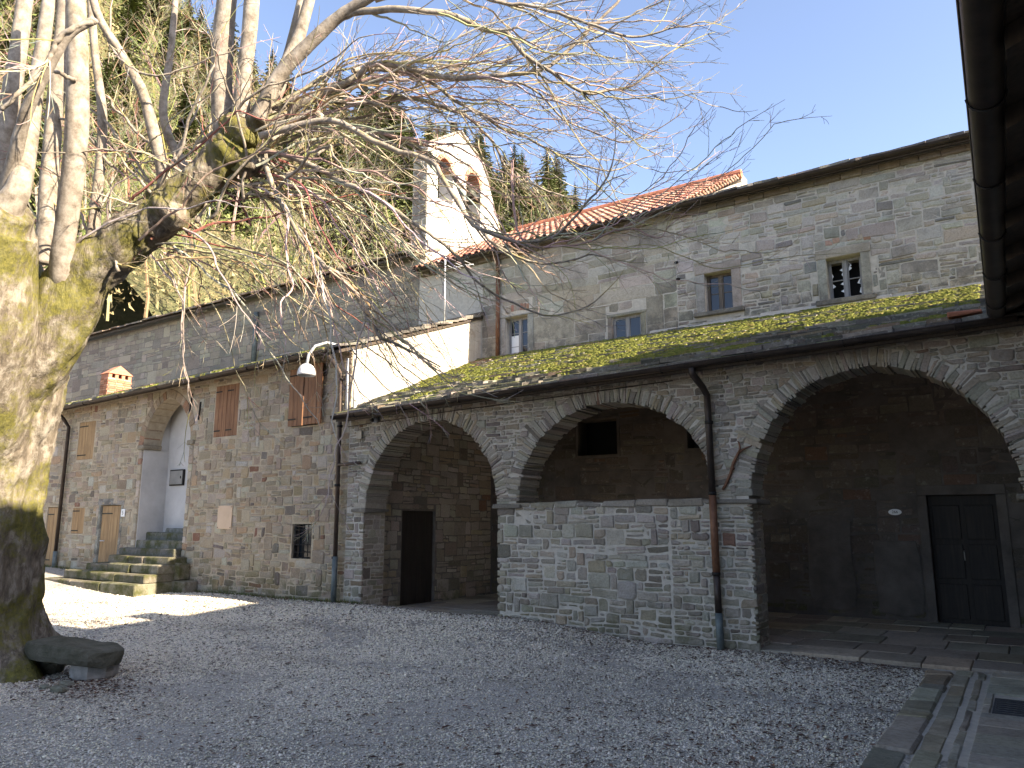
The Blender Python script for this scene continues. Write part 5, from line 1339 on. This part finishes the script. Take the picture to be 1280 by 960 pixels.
def tint(r, red=.0):
    if r.random() < red: c = (.25, .10, .085)
    else: c = r.choice(((.37, .32, .265), (.33, .285, .23), (.42, .37, .31), (.34, .29, .22), (.27, .22, .17), (.31, .27, .13)))
    return tuple(ch * r.uniform(.8, 1.15) for ch in c)
def add_path(P, r0, r1, sides, c): TW.tube(P, np.linspace(r0, r1, len(P)), sides, False, c)
def side_dir(t_, r, k, upb=.0):
    s_ = np.cross(t_, [r.gauss(0, 1), r.gauss(0, 1), r.gauss(0, 1)]); s_ /= np.linalg.norm(s_) + 1e-9
    d = t_ + s_ * k + np.array([0, 0, upb]); return d / np.linalg.norm(d)
def grow(p, d, L, r0, lvl, r, up=.25, red=.0):
    n = max(4, int(L / .10)); P = [np.array(p)]; d = np.array(d, float); d /= np.linalg.norm(d); bend = np.array([r.gauss(0, .06) for _ in range(3)])
    zig = 1
    for i in range(n):
        zig = -zig
        d = d + bend + np.array([r.gauss(0, .06), r.gauss(0, .06), r.gauss(0, .05) + up * (.015 + .09 * i / n)]) + zig * np.array([.025, -.02, .02]); d /= np.linalg.norm(d); P.append(P[-1] + d * (L / n))
    add_path(P, r0, max(.0020, r0 * .4), 3 if lvl > 0 else 4, tint(r, red))
    if lvl < 2:
        for q in range(int(L / (.14 if lvl == 0 else .13))):
            i = r.randint(1, len(P) - 2); t_ = P[i + 1] - P[i]; t_ /= np.linalg.norm(t_)
            grow(P[i], side_dir(t_, r, .75), min(.6, L * r.uniform(.2, .5)), max(.0023, r0 * .55), lvl + 1, r, up, red)
PATHS = []
def big(pts, r0, r1, r, n=36, dens=2.6, tl=(.4, 1.2), red=0.0, world=False, keep=True):
    """long branch with side shoots; pts px,py,depth"""
    S = smooth_path(pts if world else [at(*q) for q in pts], n)
    S += np.array([[r.gauss(0, .0035) for _ in range(3)] for _ in range(n)])
    sd_ = r.uniform(0, 100); amp_ = .052 * np.linalg.norm(S[-1] - S[0]); uu_ = np.linspace(0, 1, n)
    for ax_ in range(3): S[:, ax_] += amp_ * np.array([mnoise.noise((u_ * 3.2 + sd_, ax_ * 7.1, sd_)) + .45 * mnoise.noise((u_ * 8.5 + sd_, ax_ * 3.3, 2.0)) for u_ in uu_]) * np.minimum(1, uu_ * 5)
    rad = r0 + (r1 - r0) * np.linspace(0, 1, n) ** .8
    if r0 > .019:
        V, f = tube(S, rad, 8, True); mk('branch', V, f, M['bark_pole'], tree, None, True)
    else: TW.tube(S, rad, 5, False, tint(r, red))
    if keep: PATHS.append((S, rad))
    L = np.linalg.norm(np.diff(S, axis=0), axis=1).sum()
    for q in range(int(L * dens)):
        u = .12 + .86 * r.random() ** .62; i = min(n - 2, max(2, int(u * (n - 2)))); t_ = S[i + 1] - S[i]; t_ /= np.linalg.norm(t_)
        grow(S[i], side_dir(t_, r, .6, .05), r.uniform(*tl) * (1.1 - .5 * u), max(.0034, min(.0075, rad[i] * .45)), 0 if r.random() < .5 else 1, r, .2, red)
    grow(S[-1], S[-1] - S[-3], r.uniform(.3, .6), r1, 0, r, .2, red)
T = TD
traced = [
 ([(425, 22, T - .3), (456, 18, T - .3), (524, 15, T - .4), (587, 26, T - .4), (632, 41, T - .5), (670, 79, T - .5), (719, 99, T - .5), (760, 103, T - .4), (805, 97, T - .4), (850, 73, T - .3)], .045, .008),
 ([(333, 160, T), (349, 143, T), (375, 122, T), (446, 86, T - .1), (475, 69, T - .2), (524, 62, T - .2), (587, 77, T - .3), (659, 79, T - .3), (700, 52, T - .3), (760, 4, T - .3), (790, -30, T - .3)], .055, .012),
 ([(330, 165, T), (375, 154, T), (412, 154, T), (480, 165, T + .2), (540, 200, T + .3), (590, 250, T + .3), (640, 310, T + .3), (712, 326, T + .3), (752, 322, T + .3)], .045, .008),
 ([(440, 88, T - .1), (467, 88, T), (524, 94, T), (576, 126, T), (625, 150, T), (662, 172, T + .1), (700, 184, T), (737, 199, T), (775, 202, T), (815, 190, T)], .03, .006),
 ([(340, 150, T + .2), (400, 124, T + .2), (486, 124, T + .3), (550, 139, T + .3), (595, 161, T + .4), (625, 187, T + .4), (662, 214, T + .4), (719, 240, T + .5), (760, 238, T + .5)], .035, .006),
 ([(325, 170, T - .3), (400, 150, T - .4), (456, 169, T - .5), (524, 202, T - .6), (561, 232, T - .7), (587, 270, T - .8), (640, 290, T - .8), (675, 295, T - .8), (707, 280, T - .9), (740, 250, T - .9), (765, 205, T - .9)], .04, .008),
 ([(320, 185, T), (400, 206, T - .2), (449, 232, T - .3), (494, 270, T - .4), (530, 300, T - .4), (570, 330, T - .4), (640, 370, T - .4), (700, 380, T - .3), (745, 365, T - .3)], .035, .006),
 ([(330, 200, T - .1), (350, 250, T - .3), (402, 327, T - .5), (420, 350, T - .5), (455, 382, T - .6), (480, 407, T - .6), (498, 430, T - .6)], .032, .016),
 ([(640, 200, T - .3), (650, 300, T - .4), (700, 310, T - .4), (760, 295, T - .4), (800, 290, T - .4), (830, 300, T - .4), (845, 285, T - .4)], .016, .005),
 ([(470, 0, T - .4), (540, -8, T - .5), (620, 5, T - .6), (700, 25, T - .6), (780, 45, T - .6), (840, 40, T - .6), (885, 25, T - .6)], .03, .006),
 ([(340, 150, T + .1), (420, 95, T + .2), (500, 100, T + .3), (570, 110, T + .4), (640, 120, T + .5), (720, 150, T + .5), (790, 160, T + .5), (850, 130, T + .5)], .03, .005),
 ([(150, 65, T - .1), (130, 45, T - .1), (175, 90, T - .3), (230, 80, T - .3), (300, 60, T - .3)], .02, .006),
 ([(95, 100, T - .6), (50, 85, T - .8), (0, 92, T - 1.0)], .025, .012),
 ([(120, 25, T - 1.0), (75, 45, T - 1.1), (55, 80, T - 1.1), (0, 140, T - 1.2)], .03, .02),
]
for pts, r0, r1 in traced: big(pts, r0, r1, rr, 44, 4.6, (.35, 1.0))
base_paths = list(PATHS[:11])
# long shoots leaving the pollard head, arching to the right
for k in range(26):
    sx, sy = rr.uniform(285, 350), rr.uniform(135, 250); sd = T + rr.uniform(-.25, .25)
    ex = rr.uniform(430, 860)
    lo, hi = (-40, 500) if ex < 560 else ((-40, 400) if ex < 700 else (-20, 320 - (ex - 700) * .6))
    ey = rr.uniform(lo, hi); ed = T + rr.uniform(-1.5, 1.6)
    bulge = rr.uniform(10, 70) * (1 if ey > 0 else .4)
    pts = [(sx, sy, sd), ((sx * 3 + ex) / 4, (sy * 3 + ey) / 4 - bulge * .75, sd * .75 + ed * .25), ((sx + ex) / 2, (sy + ey) / 2 - bulge, (sd + ed) / 2), ((sx + 3 * ex) / 4, (sy + 3 * ey) / 4 - bulge * .65, sd * .25 + ed * .75), (ex, ey, ed)]
    big(pts, rr.uniform(.011, .022), .004, rr, 34, 3.6, (.3, .9))
# shoots forking off the long branches and running on beside them
for k in range(95):
    S, rad = rr.choice(base_paths); i = rr.randint(5, int(len(S) * .7)); p0 = S[i]; t_ = S[i + 2] - S[i]; t_ /= np.linalg.norm(t_)
    d = side_dir(t_, rr, .42); L = rr.uniform(.9, 2.2); side = rr.uniform(-.5, .5)
    droop = rr.uniform(-.5, .15); p1 = p0 + d * L * .35; p2 = p1 + (d + np.array([0, 0, droop * .6])) * L * .33; p3 = p2 + (d + np.array([side * .3, side * .2, droop * .2 + .25])) * L * .33
    big([p0, p1, p2, p3], min(.016, rad[i] * .6), .0045, rr, 22, 2.4, (.3, .8), world=True, keep=False)
# shoots on the left of the head, in front of the hill
for k in range(44):
    if rr.random() < .5: sx, sy = rr.uniform(170, 320), rr.uniform(170, 310)
    else: sx, sy = rr.uniform(60, 200), rr.uniform(200, 350)
    ang = rr.uniform(-math.pi, math.pi * .15); R = rr.uniform(90, 280); ex, ey = sx + R * math.cos(ang), sy + R * math.sin(ang) * .9
    sd = T + rr.uniform(-.2, .2); ed = T + rr.uniform(-1.2, 1.2)
    big([(sx, sy, sd), ((sx + ex) / 2 + rr.uniform(-25, 25), (sy + ey) / 2 - rr.uniform(-10, 35), (sd + ed) / 2), (ex, ey, ed)], rr.uniform(.010, .024), .0045, rr, 26, 2.2, (.3, .8), red=.22, keep=False)
# drooping shoots below the limb, over the house roof
for k in range(44):
    sx, sy = rr.choice(((rr.uniform(150, 240), rr.uniform(270, 320)), (rr.uniform(290, 350), rr.uniform(190, 250))))
    ex, ey = sx + rr.uniform(40, 300), sy + rr.uniform(30, 230); ed = T + rr.uniform(-.9, .9)
    big([(sx, sy, T), (sx * .6 + ex * .4 + 10, sy * .7 + ey * .3 - 12, (T + ed) / 2), (sx * .25 + ex * .75, sy * .35 + ey * .65, ed), (ex, ey, ed)], rr.uniform(.009, .018), .0045, rr, 26, 2.2, (.3, .8), red=.04, keep=False)
tag(TW.build('twigs', M['twig'], tree), kind='stuff')
print('twig faces', len(TW.f))

# ================================================================== HILLSIDE
AZ = [-180, 0, 18, 24, 27, 29, 31, 35, 39, 48, 55, 61, 71, 90, 130, 180]
TT = [.05, .06, .10, .22, .31, .38, .43, .47, .50, .55, .61, .70, .78, .68, .14, .05]
HR = 95.0
def hill_z(x, y):
    x = np.asarray(x, float); y = np.asarray(y, float)
    az = np.degrees(np.arctan2(-x, y)); r = np.hypot(x, y); T_ = np.interp(az, AZ, TT)
    up = np.clip((r - 27) / (HR - 27), 0, 1); z = T_ * HR * (up ** 1.05) * (1 + .0 * r)
    z = np.where(r > HR, T_ * HR - (r - HR) * .35, z)
    z = z + np.minimum(up * 4, 1) * (np.sin(x * .21 + y * .13) * .9 + np.sin(x * .47 - y * .39) * .5)
    return np.maximum(z, -1.0) - .5
def hill():
    xs = np.arange(-190, 60, 2.5); ys = np.arange(19.8, 190, 2.5)
    ys = np.concatenate([ys]); X, Y = np.meshgrid(xs, ys); Z = hill_z(X, Y); nx = len(xs)
    f = [(j * nx + i, j * nx + i + 1, (j + 1) * nx + i + 1, (j + 1) * nx + i) for j in range(len(ys) - 1) for i in range(nx - 1)]
    v = np.stack([X, Y, Z], -1).reshape(-1, 3)
    # western part of the slope beside the house
    xs2 = np.arange(-190, -33, 2.5); ys2 = np.arange(-60, 20.0, 2.5); X2, Y2 = np.meshgrid(xs2, ys2); Z2 = hill_z(X2, Y2); n2 = len(xs2); o = len(v)
    f += [(o + j * n2 + i, o + j * n2 + i + 1, o + (j + 1) * n2 + i + 1, o + (j + 1) * n2 + i) for j in range(len(ys2) - 1) for i in range(n2 - 1)]
    v = np.concatenate([v, np.stack([X2, Y2, Z2], -1).reshape(-1, 3)])
    tag(mk('hillside', v, f, M['hill'], None, None, True, (0, 0, 0)), 'steep wooded hillside behind the church', kind='structure')
hill()

def conifer_mesh(h, r, seed):
    r = random.Random(seed); mb = MB(); z = h * .08
    while z < h * .985:
        k = 1 - z / h; R = h * .215 * (k ** .75) * r.uniform(.8, 1.15) + .06; nb = max(5, int(8 * k + 4)); a0 = r.uniform(0, 6.28)
        for i in range(nb):
            a = a0 + i * 6.283 / nb + r.uniform(-.25, .25); RR = R * r.uniform(.65, 1.15); dr = RR * r.uniform(.15, .4)
            u = np.array([math.cos(a), math.sin(a), 0]); w_ = np.array([-u[1], u[0], 0]); c0 = np.array([0, 0, z])
            g = r.uniform(.6, 1.35); c = (.115 * g, .135 * g, .052 * g)
            seg = 5
            for s in range(seg):
                f0 = s / seg; p = c0 + u * RR * f0 + np.array([0, 0, -dr * f0 + .12 * RR * f0 * f0]); q = c0 + u * RR * (f0 + .34) + np.array([0, 0, -dr * (f0 + .34)])
                wd = RR * .26 * (1 - f0 * .6)
                for sg in (-1, 1):
                    tip = q * .75 + p * .25 + w_ * sg * wd * r.uniform(.7, 1.4) + np.array([0, 0, -r.uniform(.0, .16) * RR])
                    mb.add([p, q, tip], [(0, 1, 2)], c)
                mb.add([p - np.array([0, 0, .02]), q, p + np.array([0, 0, -RR * r.uniform(.1, .25)]) + u * RR * .15], [(0, 1, 2)], tuple(x_ * .8 for x_ in c))
        z += h * r.uniform(.018, .028)
    return mb
def bare_mesh(h, seed):
    r = random.Random(seed); tr, tw = MB(), MB()
    def br(p, d, L, r0, lvl):
        n = 5; P = [np.array(p, float)]; d = np.array(d, float)
        for i in range(n):
            d = d + np.array([r.gauss(0, .12), r.gauss(0, .12), r.gauss(0, .06) + .05]); d /= np.linalg.norm(d); P.append(P[-1] + d * L / n)
        c = tuple(x_ * r.uniform(.7, 1.3) for x_ in ((.19, .165, .12) if r.random() < .65 else (.16, .16, .07)))
        (tr if lvl == 0 else tw).tube(P, np.linspace(r0, r0 * .45, n + 1), 5 if lvl == 0 else 3, False, c)
        if lvl < 3:
            for q in range((9, 6, 4)[lvl]):
                i = r.randint(1 if lvl else 2, n); a = r.uniform(0, 6.28); s_ = np.array([math.cos(a), math.sin(a), r.uniform(-.1, .7)])
                br(P[i], d * .55 + s_ * .8, L * r.uniform(.3, .55), r0 * (.42 if lvl else .35), lvl + 1)
    br((0, 0, 0), (r.uniform(-.15, .15), r.uniform(-.15, .15), 1), h * .8, h * .014, 0)
    return tr, tw
protoc = []
for i in range(4):
    h = 9.0; mb = conifer_mesh(h, 1, 200 + i); tk = MB().tube([(0, 0, -.5), (0, 0, h * .5), (0, 0, h)], [.13, .08, .01], 6, True, (.09, .065, .045)); protoc.append((mb, tk))
protob = [bare_mesh(7.0, 300 + i) for i in range(5)]
cache = {}
def place_tree(kind, i, x, y, s, rz, label, cat, group):
    z = float(hill_z(x, y)) - .1
    name = 'conifer_tree' if kind == 'c' else 'bare_tree'
    o = thing(name, label, cat, (x, y, z), group); o.rotation_euler = (0, 0, rz); o.scale = (s, s, s)
    key = (kind, i)
    if key not in cache:
        a, b_ = (protoc if kind == 'c' else protob)[i]
        objs = []
        for nm, mb, mat in ((('crown', a, M['foliage']), ('trunk', b_, M['twig'])) if kind == 'c' else (('trunk', a, M['twig']), ('crown', b_, M['twig']))):
            ob = mb.build(nm, mat, None, False, (0, 0, 0)); COL.objects.unlink(ob); objs.append(ob)
        cache[key] = objs
    for ob in cache[key]:
        c = ob.copy(); COL.objects.link(c); c.parent = o; c.location = (0, 0, 0)
r_ = random.Random(401)
def polar(az, r): a = math.radians(az); return -r * math.sin(a), r * math.cos(a)
nC = 0
for k in range(140):
    if k >= 95: az = r_.uniform(27.5, 46); rad = r_.uniform(66, 95); s = r_.uniform(.8, 1.35)
    elif k < 42: az = 27.5 + 46 * (k + r_.uniform(-.4, .4)) / 42; rad = r_.uniform(80, 96); s = r_.uniform(.7, 1.25)
    else: az = r_.uniform(28, 74); rad = r_.uniform(50, 84); s = r_.uniform(.55, 1.1)
    x, y = polar(az, rad); place_tree('c', k % 4, x, y, s, r_.uniform(0, 6.28), 'dark green conifer growing on the steep hillside', 'conifer', 'conifers on the hillside')
for k in range(210):
    az = r_.uniform(29, 76); rad = 33 + 52 * r_.random() ** 1.1
    x, y = polar(az, rad)
    if y < 20.5 and x > -34: continue
    place_tree('b', k % 5, x, y, r_.uniform(.6, 1.25), r_.uniform(0, 6.28), 'bare leafless tree growing on the steep hillside', 'bare tree', 'bare trees on the hillside')
# undergrowth
mb = MB(); n = 90000
rn = np.random.default_rng(9); az = rn.uniform(26, 80, n); rad = 29 + 66 * rn.random(n) ** .9
X = -rad * np.sin(np.radians(az)); Y = rad * np.cos(np.radians(az)); Z = hill_z(X, Y)
for i in range(n):
    if Y[i] < 20.5 and X[i] > -34: continue
    s = rn.uniform(.05, .2) * min(1.0, rad[i] / 62); nzv = mnoise.noise((X[i] * .12, Y[i] * .12, 2.0)); zz = Z[i] + rn.uniform(0, 2.2)
    g = rn.uniform(.6, 1.4); c = (.12 * g, .15 * g, .045 * g) if nzv > -.1 else (.21 * g, .175 * g, .09 * g)
    d = rn.normal(0, s, (3, 3)); p = np.array([X[i], Y[i], zz])
    mb.add([p + d[0], p + d[1], p + d[2]], [(0, 1, 2)], c)
tag(mb.build('undergrowth', M['foliage']), 'brown and green scrub covering the hillside', 'undergrowth', kind='stuff')
